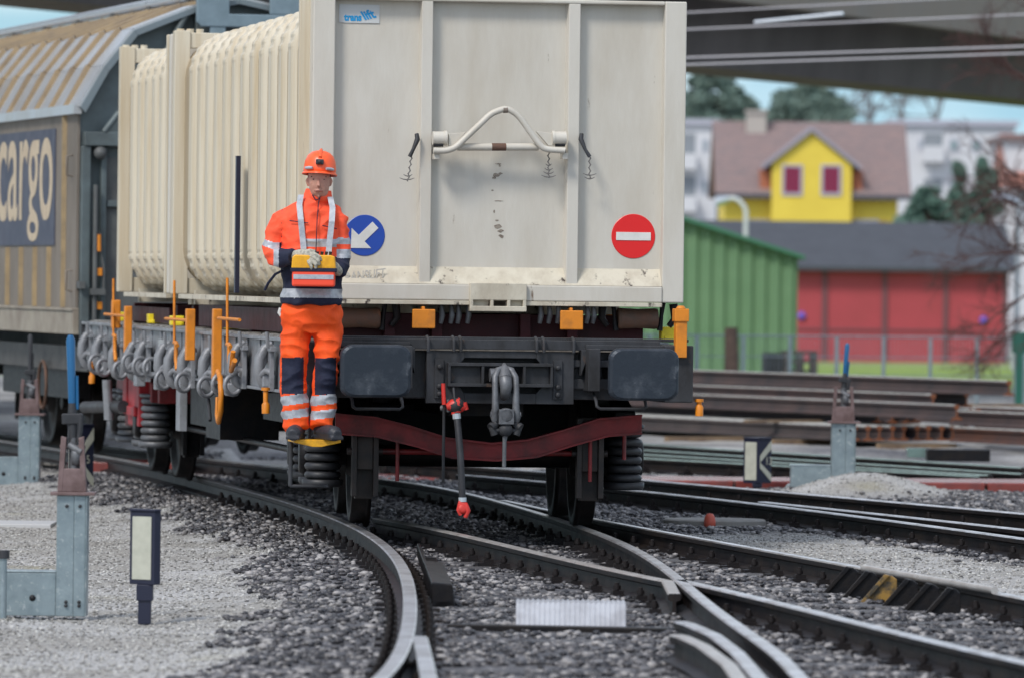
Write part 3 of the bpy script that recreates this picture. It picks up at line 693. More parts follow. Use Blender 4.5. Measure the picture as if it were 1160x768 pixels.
# shunter's corner step (yellow tread) on both ends of the headstock
st=W(354,499,.25)
def step(cx,tread_mat,nm='corner_step'):
    s=empty(nm,(cx,.25,0)); s.parent=wag
    m=MB(); m.prism([(-.145,st.z+.012),(.165,st.z+.012),(.165,st.z-.006),(.04,st.z-.035),(-.02,st.z-.035),(-.145,st.z-.006)],-.16,.14); m.build('step_tread',tread_mat,s,.003)
    m=MB(); m.tube([(.0,.10,st.z-.0),(.0,.14,.85),(.0,.2,.95)],.018,8); m.tube([(-.13,.10,st.z-.30),(-.13,.10,st.z-.03),(-.13,.14,.9)],.014,8); m.tube([(-.13,.10,st.z-.30),(.12,.10,st.z-.30)],.012,8); m.build('step_bracket',steel,s)
step(st.x,mat('step_yellow',(.85,.42,.01),.4,0,(.6,.3,.02),20))
# orange stakes
def stake(px,y0,y1,wpx,x=-1.36,nm='stake',head=False):
    a=WX(px,y1,x); b=WX(px,y0,x); w_=wpx/7800*(a.y+45)/2
    m=MB(); m.box(-.04,.04,-w_*3.0,w_*3.0,a.z,b.z) if False else m.box(-w_*.9,w_*.9,-.05,.05,a.z,b.z)
    if head: m.box(-w_*1.25,w_*1.25,-.055,.055,b.z-.07,b.z-.0)
    o=m.build(nm,orange,wag,.006); o.location=(a.x,a.y,0); return a,b
for px,y0,y1,wp in ((144.5,347,400,9),(215,350,408,11),(245,350,430,11)): stake(px,y0,y1,wp)
for px,y0,y1 in ((128.5,316,380),(197.5,318,388),(257.5,315,390)):
    a=WX(px,y1,-1.37); b=WX(px,y0,-1.37); m=MB(); m.tube([a,b],.010,8); m.tube([a,a+Vector((.0,-.12,.0)),a+Vector((0,-.2,-.02))],.016,8); m.tube([a+Vector((0,-.12,0)),a+Vector((0,-.12,-.12)),a+Vector((0,-.2,-.2))],.016,8); m.tube([WX(px-10,(y0+y1)/2+8,-1.37),WX(px+14,(y0+y1)/2+10,-1.37)],.012,8)
    m.build('stake_rod',orange,wag)
m=MB(); a=WX(131,400,-1.36)
m=MB(); a=WX(131,372,-1.34); b=WX(131,340,-1.34); m.box(a.x-.03,a.x+.03,a.y-.1,a.y+.1,a.z,b.z); m.build('stake_block',orange,wag,.01)
def hang(px,y0,y1,x,nm='hanging_lever'):
    a=WX(px,y0,x) if x else W(px,y0,.5); b=WX(px,y1,x) if x else W(px,y1,.5); m=MB(); m.tube([a,b],.017,8); m.tube([b+Vector((0,0,.075)),b+Vector((0,0,.06)),b+Vector((0,0,.0))],[.018,.028,.027],10); m.tube([a+Vector((0,0,.02)),a],.03,8); m.build(nm,orange,wag)
hang(104,411,434,-1.38); hang(301,442,468,-1.38); hang(792,455,471,None)
m=MB(); pa=[WX(244,425,-1.40),WX(247,420,-1.41),WX(249.5,428,-1.42),WX(250.5,445,-1.42),WX(250,465,-1.42),WX(247.5,478,-1.42),WX(245.5,470,-1.41),WX(246,450,-1.40)]
m.tube(pa,[.014,.017,.02,.02,.02,.018,.014,.012],8); m.build('curved_handle',orange,wag)
m=MB(); m.tube([WX(264,398,-1.4),WX(262,420,-1.4),WX(266,408,-1.4)],.018,8); m.build('latch_handle',orange,wag)
# right-hand stake
a=W(770.5,405,.45); b=W(770.5,350,.45); m=MB(); m.box(-.038,.038,-.04,.04,a.z,b.z); m.box(-.048,.048,-.05,.05,b.z-.085,b.z); m.lathe([(.035,0),(.02,.02)],10,T=Matrix.Translation((0,0,b.z))); o=m.build('stake',orange,wag,.005); o.location=(a.x,a.y,0)
a=W(692,380,1.6); b=W(692,352,1.6); m=MB(); m.box(a.x-.03,a.x+.03,1.58,1.66,a.z,b.z); m.box(a.x-.03,a.x+.09,1.58,1.66,a.z,a.z+.04); m.build('stake',orange,wag,.005)
# yellow blocks on the deck edge
for px,py,x in ((174,373,-1.15),(200,371,-1.2),(262,380,-1.1),(134,371,-1.2)):
    a=WX(px,py,x); m=MB(); m.box(a.x-.05,a.x+.05,a.y-.07,a.y+.07,1.27,1.345); m.box(a.x-.03,a.x+.03,a.y-.14,a.y+.14,1.27,1.30); m.build('yellow_block',yellow,wag,.006)
a=W(756,377,1.3); m=MB(); m.box(a.x-.05,a.x+.05,1.25,1.35,1.26,a.z+.04); m.box(a.x-.03,a.x+.06,1.24,1.36,1.26,1.29); m.build('yellow_block',yellow,wag,.006)
# yellow squares under the container
for px,py in ((480,361),(647.5,362.5)):
    a=W(px,py,.95); m=MB(); m.box(a.x-.077,a.x+.077,.94,.96,a.z-.065,a.z+.062); m.box(a.x-.01,a.x+.01,.96,1.05,a.z,a.z+.08); m.build('marker_plate',orange,wag,.006)
# container support frames on the deck (dark red, with rollers)
m=MB()
for s in(-1,1):
    for x in (.30,.62): m.box(s*x-.035,s*x+.035,1.15,LEN-1.5,1.26,1.43)
for y in (1.25,4.6,8.2,9.3,12.4): m.box(-1.12,1.12,y,y+.12,1.262,1.425)
m.build('support_frame',maroon,wag,.004)
m=MB(); m.box(-1.16,-1.13,2.4,7.5,1.28,1.44); m.box(-1.16,-1.13,9.5,12.5,1.28,1.40); build_each(m,'support_side_plate',maroon,wag)
for px in (407,722):
    a=W(px,360 if px<500 else 361,1.15); m=MB(); hl=.135; m.lathe([(.05,-hl),(.068,-hl),(.07,-hl+.02),(.064,0),(.07,hl-.02),(.068,hl),(.05,hl)],20,T=Matrix.Translation(a)@Matrix.Rotation(R(90),4,'Y')); m.build('roller',rusty,wag)
    m=MB()
    for s in(-1,1): m.tube([a+Vector((s*.17,-.02,.11)),a+Vector((s*.16,-.02,.02)),a+Vector((s*.15,-.02,-.08))],[.02,.014,.02],8); m.tube([a+Vector((s*.24,-.03,.1)),a+Vector((s*.25,-.03,.0)),a+Vector((s*.21,-.03,-.05))],[.03,.025,.02],8)
    build_each(m,'roller_bracket',steeld,wag)
m=MB()
for px in (500,511,519,530,612,622,632,665,672): a=W(px,352,1.1); m.tube([a+Vector((0,0,.05)),a+Vector((.005,-.01,-.03)),a+Vector((-.004,0,-.085))],[.012,.02,.015],8)
build_each(m,'twist_lock',castg,wag)
# hooks and rings along the left side
def ring(px,py,rpx,nm='lashing_ring'):
    a=WX(px,py,-1.345); r=1.12*rpx/7800*(MW@a).y
    m=MB(); m.tube([(r*math.cos(k*R(18))*math.sin(R(62)),r*math.cos(k*R(18))*math.cos(R(62)),r*math.sin(k*R(18))) for k in range(20)],.016,8,closed=True)
    o=m.build(nm,castl,wag); o.location=a+Vector((-.04,0,0)); return o
for px,py,r in ((115,412,9),(123,416,8),(142,419,8),(153,411,9),(165,415,9),(177,416,9),(191,430,9),(214,433,9),(240,438,9.5),(256,435,9.5),(270,436,9.5)): ring(px,py,r)
hk=None
def hookasm(px,py,sc_=1):
    global hk
    a=WX(px,py,-1.30)
    if hk is None:
        m=MB(); m.tube([(0,0,.16),(-.05,0,.13),(-.085,0,.06),(-.09,0,-.03),(-.06,0,-.12),(-.03,0,-.15)],[.022,.032,.036,.036,.03,.02],10)
        m.tube([(0,.06,.12),(-.05,.03,.06),(-.07,0,0)],[.03,.03,.02],8); m.tube([(0,-.1,-.04),(-.05,-.06,-.02),(-.08,-.01,-.06)],.022,8); m.box(-.03,0,-.13,.12,-.16,.12)
        m.tube([(-.01,-.16,.14),(-.05,-.17,.14),(-.06,-.17,.24)],.014,8); m.box(-.04,0,-.22,-.06,.11,.14)
        hk=m.build('stake_pocket',castl,wag,.004); hk.location=a
    else: copy_child(hk,wag,a)
for px,py in ((104,397),(120,401),(139,408),(157,409),(169,409),(192,412),(203,416),(219,415),(243,418),(277,414),(308,416)): hookasm(px,py)
m=MB()
for px,py in ((158,430),(181,434),(302,430),(232,432),(262,440)):
    a=WX(px,py,-1.33); m.box(a.x-.04,a.x+.04,a.y-.09,a.y+.09,a.z-.05,a.z+.04)
build_each(m,'side_bracket',sidegr,wag,.01)
m=MB(); a=WX(206,412,-1.3); z0=WX(206,488,-1.3).z; m.box(-1.33,-1.27,a.y-.14,a.y+.1,z0,a.z); a=WX(121,430,-1.3); m.tube([(-1.3,a.y,a.z),(-1.28,a.y,.45)],.04,8); build_each(m,'support_leg',sidegr,wag,.006)
m=MB(); m.tube([WX(228,442,-1.3),WX(236,452,-1.3),WX(238,476,-1.3)],.014,8); m.tube([WX(96,461,-1.35),WX(140,460,-1.2)],.05,12); build_each(m,'side_pipe',steel,wag)
m=MB(); m.box(-1.31,-1.29,8.3,8.9,.98,1.16); m.box(-1.31,-1.29,4.0,4.4,.98,1.16); build_each(m,'inscription_plate',mat('plate_grey',(.36,.37,.37),.5),wag)
m=MB(); m.lathe([(.0,0),(.02,.005),(.03,.02)],12,T=Matrix.Translation(WX(239,404,-1.32))@Matrix.Rotation(R(-90),4,'Y')); m.build('bolt_cap',silver,wag)

# ------------------------------------------------------------------ containers
CW=1.25; CZ0=W(560,341,1).z; CZ1=W(480,-3,1).z
def container(nm,y0,y1,pitch,label,z0,z1):
    c=empty(nm,OW,YAW,label,'container','cream containers on the flat wagon'); 
    rad=.30; w0=1.205
    def sect(w_,zz0,zz1,rd,n=7):
        pts=[]
        for qx,qz,a0 in ((1,1,0),(-1,1,90),(-1,-1,180),(1,-1,270)):
            for k in range(n+1):
                a=R(a0+90*k/n); cx_=qx*(w_-rd); cz_=(zz1-rd) if qz>0 else (zz0+rd); pts.append((cx_+rd*math.cos(a),cz_+rd*math.sin(a)))
        return pts
    m=MB(); m.prism(sect(w0-.036,z0+.05,z1-.05,rad),y0+.2,y1-.05); m.build('shell',creamg,c)
    # ribs: rounded bands that wrap the shell, crimped at the corners
    m=MB(); y=y0+.46; 
    while y+pitch*.6<y1-.1:
        n=24
        for half in (0,):
            prof=[(-.15,-.022),(-.12,.012),(-.09,.022),(.09,.022),(.12,.012),(.15,-.022)]
            secs=[]
            for dy,dr in prof:
                pts=[]
                for qx,qz,a0 in ((1,1,0),(-1,1,90),(-1,-1,180),(1,-1,270)):
                    for k in range(n+1):
                        a=R(a0+90*k/n); b=(.004 if (k//2)%2 else -.004)*(1 if dr>.02 else 0) if 0<k<n else 0
                        rr=rad+dr+b; cx_=qx*(w0-.02-rad); cz_=(z1-.035-rad) if qz>0 else (z0+.035+rad); pts.append((cx_+rr*math.cos(a),y+dy*pitch/.62,cz_+rr*math.sin(a)))
                secs.append(pts)
            N=len(secs[0]); vs=[p for s in secs for p in s]
            fs=[(i*N+k,i*N+(k+1)%N,(i+1)*N+(k+1)%N,(i+1)*N+k) for i in range(len(secs)-1) for k in range(N)]
            m.add(vs,fs,0,False)
        y+=pitch
    o=m.build('ribs',cream2,c)
    m=MB()
    for s in(-1,1):
        a,b=sorted((s*CW,s*(CW-.12))); m.box(a,b,y1-.14,y1,z0,z1+.015); m.box(a,b,y0+.16,y0+.22,z0,z1)
    m.box(-CW+.12,CW-.12,y1-.12,y1-.02,z0,z0+.12); m.box(-CW+.12,CW-.12,y1-.12,y1-.02,z1-.12,z1)
    for k in range(3): m.tube([(-CW+.0+.05+k*.075,y1-.07,z1-.02),(-CW+.05+k*.075,y1-.07,z1+.03)],.03,10)
    build_each(m,'rear_frame',cream2,c,.006)
    m=MB(); m.box(-.55,-.45,y0+.3,y1-.2,z0-.09,z0+.03); m.box(.45,.55,y0+.3,y1-.2,z0-.09,z0+.03); m.box(-1.1,1.1,y1-.4,y1-.3,z0-.08,z0+.03); m.box(-1.0,1.0,y0+.5,y0+.7,z0-.085,z0+.03); m.box(-1.22,-1.12,y0+.3,y1-.3,z0-.035,z0+.0); build_each(m,'skid_rail',creamd,c)
    return c
c1=container('container',1.0,8.66,.53,'large cream ribbed container in front with blue and red round signs on its end',CZ0,CZ1)
c2=container('container',8.9,12.64,.53,'cream ribbed container behind the first, next to the brown covered wagon',CZ0,CZ1)
m=MB(); m.box(-CW+.01,CW-.01,8.9,9.0,CZ0,CZ1); m.build('front_wall',cream,c2,.01)
# dark line down the side of the first container
m=MB(); a=WX(268,177,-1.262); b=WX(268,332,-1.262); m.box(-1.266,-1.235,a.y-.035,a.y+.03,b.z,a.z); m.build('dark_strip',navy,c1)
# front end wall of the first container
t0=1.0
x_=lambda px,y=200,t=t0: W(px,y,t).x
zz_=lambda py,px=560,t=t0: W(px,py,t).z
def zf(px,py,t=t0): return W(px,py,t).z
m=MB()
L0,L1,R0,R1=x_(353),x_(378),x_(751.5),x_(776)
zT=CZ1; zt_=zz_(3); zb1=zz_(323); zb0=CZ0; zs=zz_(303)
m.box(L0,L1,t0,t0+.18,zb0,zT); m.box(R0,R1,t0,t0+.18,zb0,zT)
m.box(L1,R0,t0+.002,t0+.16,zt_,zT)
m.box(L1,R0,t0-.012,t0+.16,zb0,zb1-.0)
m.build('end_frame',cream,c1,.008)
m=MB(); m.box(L1,R0,t0+.085,t0+.10,zb1,zt_); m.build('end_panel',cream,c1)
m=MB(); m.prism([(t0+.084,zs),(t0-.005,zb1+.002),(t0+.084,zb1+.002)],L1+.001,R0-.001,axis='x'); m.build('sloped_skirt',creamd,c1)
m=MB()
for pa,pb in ((475,490),(641.5,657)):
    a,b=x_(pa),x_(pb); m.prism([(a,t0+.09),(a+.008,t0+.005),(b-.008,t0+.005),(b,t0+.09)],zb1-.005,zt_,axis='z')
build_each(m,'end_post',cream,c1,.004)
m=MB(); bx0,bx1=x_(533),x_(597); z0_=zf(560,353); z1_=zf(560,321)
m.box(bx0,bx1,t0-.05,t0+.05,zb0+.005,z1_); m.box(bx0,bx1,t0-.05,t0+.05,z0_,z0_+.035)
for px in (533,556,575,593): a=x_(px); m.box(a,a+.022,t0-.049,t0+.049,z0_+.03,zb0+.01)
m.box(x_(533)+.02,x_(556),t0+.0,t0+.04,z0_+.03,zb0+.01); m.box(x_(575)+.02,x_(593),t0+.0,t0+.04,z0_+.03,zb0+.01)
m.build('lifting_pocket',creamd,c1,.004)
m=MB(); m.box(L1,bx0,t0-.016,t0+.03,zb0-.03,zb0-.002); m.box(bx1,R0,t0-.016,t0+.03,zb0-.03,zb0-.002); build_each(m,'bottom_lip',creamd,c1,.003)
# lifting bar
T0=t0-.02
def Q(px,py,dt=0): return W(px,py,t0+dt)
bar=empty('lifting_bar',(0,0,0)); bar.parent=c1
m=MB(); pts=[(491,171),(505,171),(516,167),(526,158),(545,140),(556,130),(566,125.5),(573,124),(581,127),(590,135),(602,152),(612,165),(620,169.5),(640,171)]
cr2=[]
for i in range(len(pts)-1):
    p0_,p1_,p2_,p3_=pts[max(i-1,0)],pts[i],pts[i+1],pts[min(i+2,len(pts)-1)]
    for k in range(4):
        u=k/4; cr2.append(tuple(.5*((2*p1_[j])+(-p0_[j]+p2_[j])*u+(2*p0_[j]-5*p1_[j]+4*p2_[j]-p3_[j])*u*u+(-p0_[j]+3*p1_[j]-3*p2_[j]+p3_[j])*u**3) for j in(0,1)))
cr2.append(pts[-1]); m.tube([Q(x,y,-.10) for x,y in cr2],.021,12); m.build('bent_bar',cream,bar)
m=MB(); m.tube([Q(518,167,-.06),Q(610,167,-.06)],.025,12); m.build('cross_bar',cream,bar)
m=MB(); m.tube([Q(557,167,-.062),Q(573,167,-.062)],.0255,12); m.build('worn_patch',rusty,bar)
m=MB(); m.tube([Q(570,125.0,-.103),Q(575,124.8,-.103)],.0213,12); m.build('worn_patch',mat('worn_brown',(.20,.16,.13),.6),bar)
m=MB()
for s,px in ((1,490),(-1,641)):
    m.tube([Q(px,157,-.06),Q(px+s*13,157,-.06)],.045,16); m.tube([Q(px+s*13,157,-.06),Q(px+s*16,157,-.06)],.05,16)
    m.prism([(Q(px+s*16,154).x,Q(px,152).z),(Q(px+s*36,154).x,Q(px,150).z),(Q(px+s*22,170).x,Q(px,166).z),(Q(px+s*16,170).x,Q(px,166).z)],t0-.08,t0-.045)
    m.box(*sorted((Q(px,157).x,Q(px+s*6,157).x)),t0-.09,t0,Q(px,181).z,Q(px,174).z)
build_each(m,'hinge',cream,bar,.003)
m=MB()
for s,px in ((1,490),(-1,641)): m.tube([Q(px+s*1,165,-.08),Q(px+s*12,165,-.08)],.010,8); m.tube([Q(px,172,-.03),Q(px+s*6,172,-.03)],.016,8)
build_each(m,'hinge_pin',chainm,bar)
# chains with cones of loose links
m=MB()
m.tube([Q(472,152,-.02),Q(473,158,-.03),Q(468,170,-.05),Q(464,178,-.05)],[.014,.018,.012,.014],8); m.tube([Q(659,152,-.02),Q(658,158,-.03),Q(663,170,-.05),Q(668,178,-.05)],[.014,.018,.012,.014],8)
build_each(m,'latch',steel,bar)
m=MB()
def chain(px,py0,py1,dx=0):
    n=int((py1-py0)/3.2)
    for k in range(n):
        a=Q(px+dx*k/n,py0+(py1-py0)*k/n,-.05); b=Q(px+dx*(k+1)/n,py0+(py1-py0)*(k+1)/n,-.05); m.tube([a,(a+b)/2+Vector((.006*(-1)**k,0,0)),b],[.004,.006,.004],6)
chain(466,178,206,-4); chain(621.5,172,202); chain(668,178,203)
for i,(px,py,r) in enumerate(((621.5,188,.02),(621.5,193,.028),(621.5,197,.036),(621.5,201,.05),(668,199,.045),(668,203,.035),(462,200,.03),(461,204,.05))):
    c_=Q(px,py,-.05); m.tube([c_+Vector((-r,0,.012)),c_+Vector((-r*.5,0,.003)),c_,c_+Vector((r*.5,0,.003)),c_+Vector((r,0,.012))],[.002,.004,.005,.004,.002],6)
build_each(m,'chain',mat('chain_grey',(.16,.15,.14),.6),bar)
# worn marks below the bar
m=MB()
random.seed(3)
def blot(cx_,cz_,rx_,rz_,t_=t0+.0835,n=11):
    m.prism([(cx_+rx_*(.6+.7*random.random())*math.cos(k*2*math.pi/n),cz_+rz_*(.6+.7*random.random())*math.sin(k*2*math.pi/n)) for k in range(n)],t_,t_+.0012)
for px,py,a,b in ((565,186,.02,.004),(562,199,.024,.013),(560,202,.014,.008),(567,197,.014,.008),(558,216,.01,.004),(565,228,.028,.004),(564,257,.028,.018),(567,262,.02,.012),(563,250,.012,.006),(568,268,.018,.012),(560,240,.006,.012),(566,188,.008,.01)):
    c_=W(px,py,t0+.084); blot(c_.x,c_.z,a,b)
build_each(m,'scuff_mark',mat('scuff',(.15,.115,.09),.7,0,(.35,.31,.25),40,(.35,.7)),c1)
# signs
def disc(px,py,r,m_,nm,lab):
    c_=W(px,py,t0+.08); m=MB(); m.lathe([(r-.003,0),(r,.002),(r,.006)],64,T=Matrix.Translation(c_)@Matrix.Rotation(R(-90),4,'X'),smooth=False); o=m.build(nm,m_,c1); o['label']=lab; return c_
c_=disc(717.5,268,.149,redsig,'round_sign','red no entry sign with white bar'); m=MB(); m.box(c_.x-.118,c_.x+.118,c_.y-.004,c_.y,c_.z-.027,c_.z+.027); 
b_=m.build('sign_bar',white,c1)
c_=disc(413,267,.137,blue,'round_sign','blue sign with white arrow pointing down left')
ar=[(-.088,-.088),(.052,-.088),(.000,-.036),(.093,.057),(.057,.093),(-.036,.000),(-.088,.052)]
ar=[(-.092,-.085),(.045,-.085),(.000,-.040),(.092,.050),(.052,.092),(-.040,.002),(-.088,.048)]
m=MB(); m.prism([(c_.x+a,c_.z+b) for a,b in ar],c_.y-.004,c_.y); m.build('sign_arrow',white,c1)
# sticker
a=W(384,26,t0+.08); b=W(430,6,t0+.08); m=MB(); m.box(a.x,b.x,t0+.078,t0+.084,a.z,b.z); m.build('sticker',stick,c1)
def txt_at(txt,px,py,size,t,m_,nm,bold=0,rot=0,sx=1,shear=0,depth=.001,par=None,x3=None):
    a=W(px,py,t); T=Matrix.Translation(a)@Matrix.Rotation(R(-rot),4,'Y')@Matrix.Rotation(R(90),4,'X'); return text_mesh(txt,nm,m_,par or c1,size,depth,bold,sx,shear,T)
txt_at('trans',390,23.5,.066,t0+.0765,cyan,'lettering',.0028,0,.86)
txt_at('lift',413,23,.084,t0+.0765,cyan,'lettering',.0028,14,.95,-.35)
txt_at('TRANSLIFT',384,320,.085,t0+.02,ghost,'old_lettering',.001,7,.75,.2)
# ------------------------------------------------------------------ covered freight wagon behind
CY=R(13.5); cor=D(88,122,62.0); OC=Vector((cor.x+1.45*math.cos(CY),62+1.45*math.sin(CY),0)); MC=Matrix.Translation(OC)@Matrix.Rotation(CY,4,'Z'); MCi=MC.inverted()
def K(px,py,t=0):
    d=(MCi.to_3x3()@ray(px,py)); o=MCi@O; return o+d*((t-o.y)/d.y)
def KX(px,py,x=-1.45):
    d=(MCi.to_3x3()@ray(px,py)); o=MCi@O; return o+d*((x-o.x)/d.x)
cw=empty('covered_wagon',OC,CY,'weathered brown covered wagon with silver roof and cargo lettering at the left','rail wagon')
ez=K(88,122).z; bz=K(85,379).z; CL=21
prof=[(-1.45,ez)]+[(K(x,y).x,K(x,y).z) for x,y in ((115,76),(149,35),(217,9))]; prof.append((0,4.16))
full=prof+[(-x,z) for x,z in reversed(prof[:-1])]
m=MB(); m.prism([(-1.43,bz+.12)]+[(x*.985,z-.03) for x,z in full]+[(1.43,bz+.12)],.10,CL); m.build('body',cgdark,cw)
m=MB(); m.box(-1.45,-1.425,.0,CL,bz+.2,ez); m.box(1.425,1.45,0,CL,bz+.2,ez); m.build('side_wall',cgbrown,cw)
m=MB(); m.box(-1.475,-1.42,-.02,CL,bz,bz+.21); m.box(-1.49,-1.42,-.02,CL,bz+.21,bz+.235); m.box(1.42,1.475,0,CL,bz,bz+.21); m.build('side_sill',mat('sill_brown',(.34,.30,.24),.6,0,(.22,.18,.14),3,(.4,.7)),cw,.005)
m=MB(); zp=KX(40,279).z
for k in range(26):
    y=.55+k*.78; m=MB(); m.prism([(-1.45,y),(-1.485,y+.025),(-1.485,y+.075),(-1.45,y+.10)],bz+.24,ez-.02 if k==0 else zp-.01,axis='z')
    m.build('side_rib',cgrib,cw)
# roof: skin, ribs, edge trims
m=MB()
for i in range(len(full)-1):
    a,b=full[i],full[i+1]; nx_,nz_=-(b[1]-a[1]),(b[0]-a[0]); L=math.hypot(nx_,nz_); nx_/=L; nz_/=L
    if nz_<0 or (nz_==0): nx_,nz_=-nx_,-nz_
    m.prism([a,b,(b[0]+nx_*.02,b[1]+nz_*.02),(a[0]+nx_*.02,a[1]+nz_*.02)],-.12,CL)
m.build('roof',cgroof,cw)
for k in range(27):
    y=.45+k*.80; m=MB()
    for i in range(len(full)-1):
        a,b=full[i],full[i+1]; nx_,nz_=-(b[1]-a[1]),(b[0]-a[0]); L=math.hypot(nx_,nz_); nx_/=L; nz_/=L
        if nz_<0: nx_,nz_=-nx_,-nz_
        m.prism([a,b,(b[0]+nx_*.06,b[1]+nz_*.06),(a[0]+nx_*.05,a[1]+nz_*.05)],y,y+.10)
    m.build('roof_rib',cgrroof,cw)
m=MB(); m.box(-1.50,-1.43,-.1,CL,ez-.06,ez+.025); m.build('eaves_rail',cgroof,cw)
m=MB(); m.tube([(0,-.1,4.27),(0,CL,4.27)],.045,10); m.build('ridge_pipe',silver,cw)
m=MB(); m.box(-.03,.03,-.05,CL,4.16,4.20)
for k in range(11): m.box(-.04,.04,.2+k*2,.35+k*2,4.16,4.24)
m.build('ridge_beam',cgdark,cw)
# end wall
m=MB(); m.prism([(-1.42,bz+.1)]+[(x*.98,z-.03) for x,z in full]+[(1.42,bz+.1)],.02,.09); m.build('end_wall',cgend,cw)
m=MB()
for i in range(len(full)-1):
    a,b=full[i],full[i+1]; ca,cb=(a[0]*.965,a[1]-.05),(b[0]*.965,b[1]-.05); m.prism([a,b,cb,ca],-.14,.02)
m.build('end_arch',mat('arch_grey',(.17,.21,.23),.5,.1,(.18,.21,.22),4),cw,.004)
zb_=K(110,150).z; zc_=K(110,166).z
m=MB(); m.box(-1.40,1.40,-.12,.019,zc_,zb_); m.box(-1.42,-1.34,-.10,.018,bz,zc_-.001); m.box(-1.24,-1.19,-.07,.018,bz,zc_-.001); m.box(-.40,-.22,-.12,.017,zb_+.001,4.1); m.box(-1.18,1.2,-.05,.018,K(110,231).z-.03,K(110,231).z+.03); m.build('end_frame',cgend,cw,.008)
m=MB(); m.tube([K(185,66,-.1),K(214,12,-.1)],.035,8); m.tube([K(118,150,-.1),K(135,128,-.1)],.03,8); build_each(m,'end_brace',cgend,cw)
m=MB(); a=K(215,3,-.15); b=K(330,27,-.15); m.prism([(K(217,0).x,K(0,-20).z),(K(217,22).x,K(0,22).z),(K(222,26).x,K(0,27).z),(K(345,27).x,K(0,27).z),(K(345,12).x,K(0,12).z),(K(254,12).x,K(0,12).z),(K(254,-20).x,K(0,-20).z)],-.26,-.2); m.box(K(232,30).x,K(250,30).x,-.25,-.21,K(240,90).z,K(240,27).z-.001); m.box(K(300,0).x,K(345,0).x,-.255,-.205,K(0,12).z+.001,K(0,-25).z); m.build('end_gantry',mat('gantry_blue',(.21,.28,.32),.5,.1,(.16,.22,.25),4),cw,.01)
m=MB(); m.box(-1.18,-.4,0,.019,bz+.15,zc_-.1); m.build('end_door',cgdark,cw)
m=MB(); m.tube([(-1.30,-.14,bz-.1),(-1.30,-.14,zc_-.35)],.022,8); m.lathe([(.0,0),(.05,.02),(.06,.08),(.03,.12)],14,T=Matrix.Translation(K(112,174,-.05))@Matrix.Rotation(R(90),4,'X')); m.tube([K(112,262,-.12),K(114,285,-.12),K(118,305,-.12),K(117,330,-.12)],.012,6); m.box(K(103,0).x,K(119,0).x,-.2,-.1,K(0,333).z,K(0,326).z); m.box(K(90,0).x,K(97,0).x,-.16,.02,K(0,326).z,K(0,318).z); build_each(m,'end_fitting',cgdark,cw)
m=MB(); m.tube([K(112,266,-.14),K(112,285,-.14)],.022,8); a=K(111,309,-.14); m.box(a.x-.04,a.x+.04,a.y,a.y+.05,a.z-.03,a.z+.04); a=K(111,347,-.14); m.box(a.x-.04,a.x+.04,a.y,a.y+.05,a.z-.03,a.z+.04); build_each(m,'end_handle',orange,cw,.004)
m=MB()
for px,y0,y1 in ((82,176,200),(81,306,330)):
    a=KX(px,y0); b=KX(px,y1); m.tube([a,a+Vector((-.05,0,-.01)),b+Vector((-.05,0,.01)),b],.012,6)
build_each(m,'side_grip',cgbrown,cw)
# lettering panel
a=KX(64,146); b=KX(63,278); m=MB(); m.box(-1.462,-1.4505,a.y,a.y+9,b.z,a.z); m.build('lettering_panel',cgnavy,cw)
zb_l=KX(30,249).z; zt_l=KX(30,157).z; xh=zt_l-zb_l
cu=KX(61,200); c0_=KX(-1,200); Lc=c0_.y-cu.y
T=Matrix.Translation((-1.463,c0_.y,zb_l))@Matrix.Rotation(R(-90),4,'Z')@Matrix.Rotation(R(90),4,'X')
tx=text_mesh('cargo','lettering',cgtext,cw,1,.002,.006,1,0)
xs_=[v.co.x for v in tx.data.vertices]; o_=[v.co.y for v in tx.data.vertices]
w_=max(xs_)-min(xs_); xhh=max(o_)
tx.data.transform(Matrix.Diagonal((Lc/w_,xh/xhh*.98,1,1))@Matrix.Translation((-min(xs_),0,0))); dmin=min(v.co.y for v in tx.data.vertices)
for v in tx.data.vertices:
    if v.co.y<0: v.co.y*=.27*xh/abs(dmin)
tx.data.transform(T)
# wagon underparts
m=MB(); m.box(-1.3,-1.2,.2,CL,.78,1.0); m.box(1.2,1.3,.2,CL,.78,1.0); m.box(-1.3,1.3,.1,.3,.85,1.12); m.box(-.5,.5,.3,CL,.6,1.1); m.build('underframe',mat('solebar',(.09,.085,.08),.6,.1,(.05,.05,.05),4),cw)
m=MB()
for s in(-1,1): m.lathe([(.09,0),(.09,.45),(.23,.46),(.23,.50)],20,T=Matrix.Translation((s*.875,.1,1.05))@Matrix.Rotation(R(90),4,'X'))
build_each(m,'buffer',steeld,cw)
for t in (3.0,5.0):
    for s in(-1,1):
        m=MB(); m.lathe(wheel_prof(s),40,T=Matrix.Translation((s*.755,t,.46))@Matrix.Rotation(R(90*s),4,'Y')); m.build('wheel',wheelm,cw)
    m=MB(); m.cyl((-1.05,t,.46),(1.05,t,.46),.075,12); m.build('axle',wheelm,cw)
m=MB(); m.box(-1.12,-.95,2.0,6.0,.5,.78); m.box(-1.2,-1.0,7,CL-1,.22,.8); m.box(-.8,.9,6.8,7.2,.2,.8); m.box(-.7,.8,1.2,1.6,.3,.9); build_each(m,'gear_and_dark_fill',steeld,cw)  # besides the side beam, dark bulk added to black out the underside
a=KX(48,435,-1.35); m=MB(); m.tube([(a.x,a.y+.22*math.cos(k*R(20)),a.z+.22*math.sin(k*R(20))) for k in range(18)],.016,8,closed=True); m.build('hand_wheel',rusty,cw)
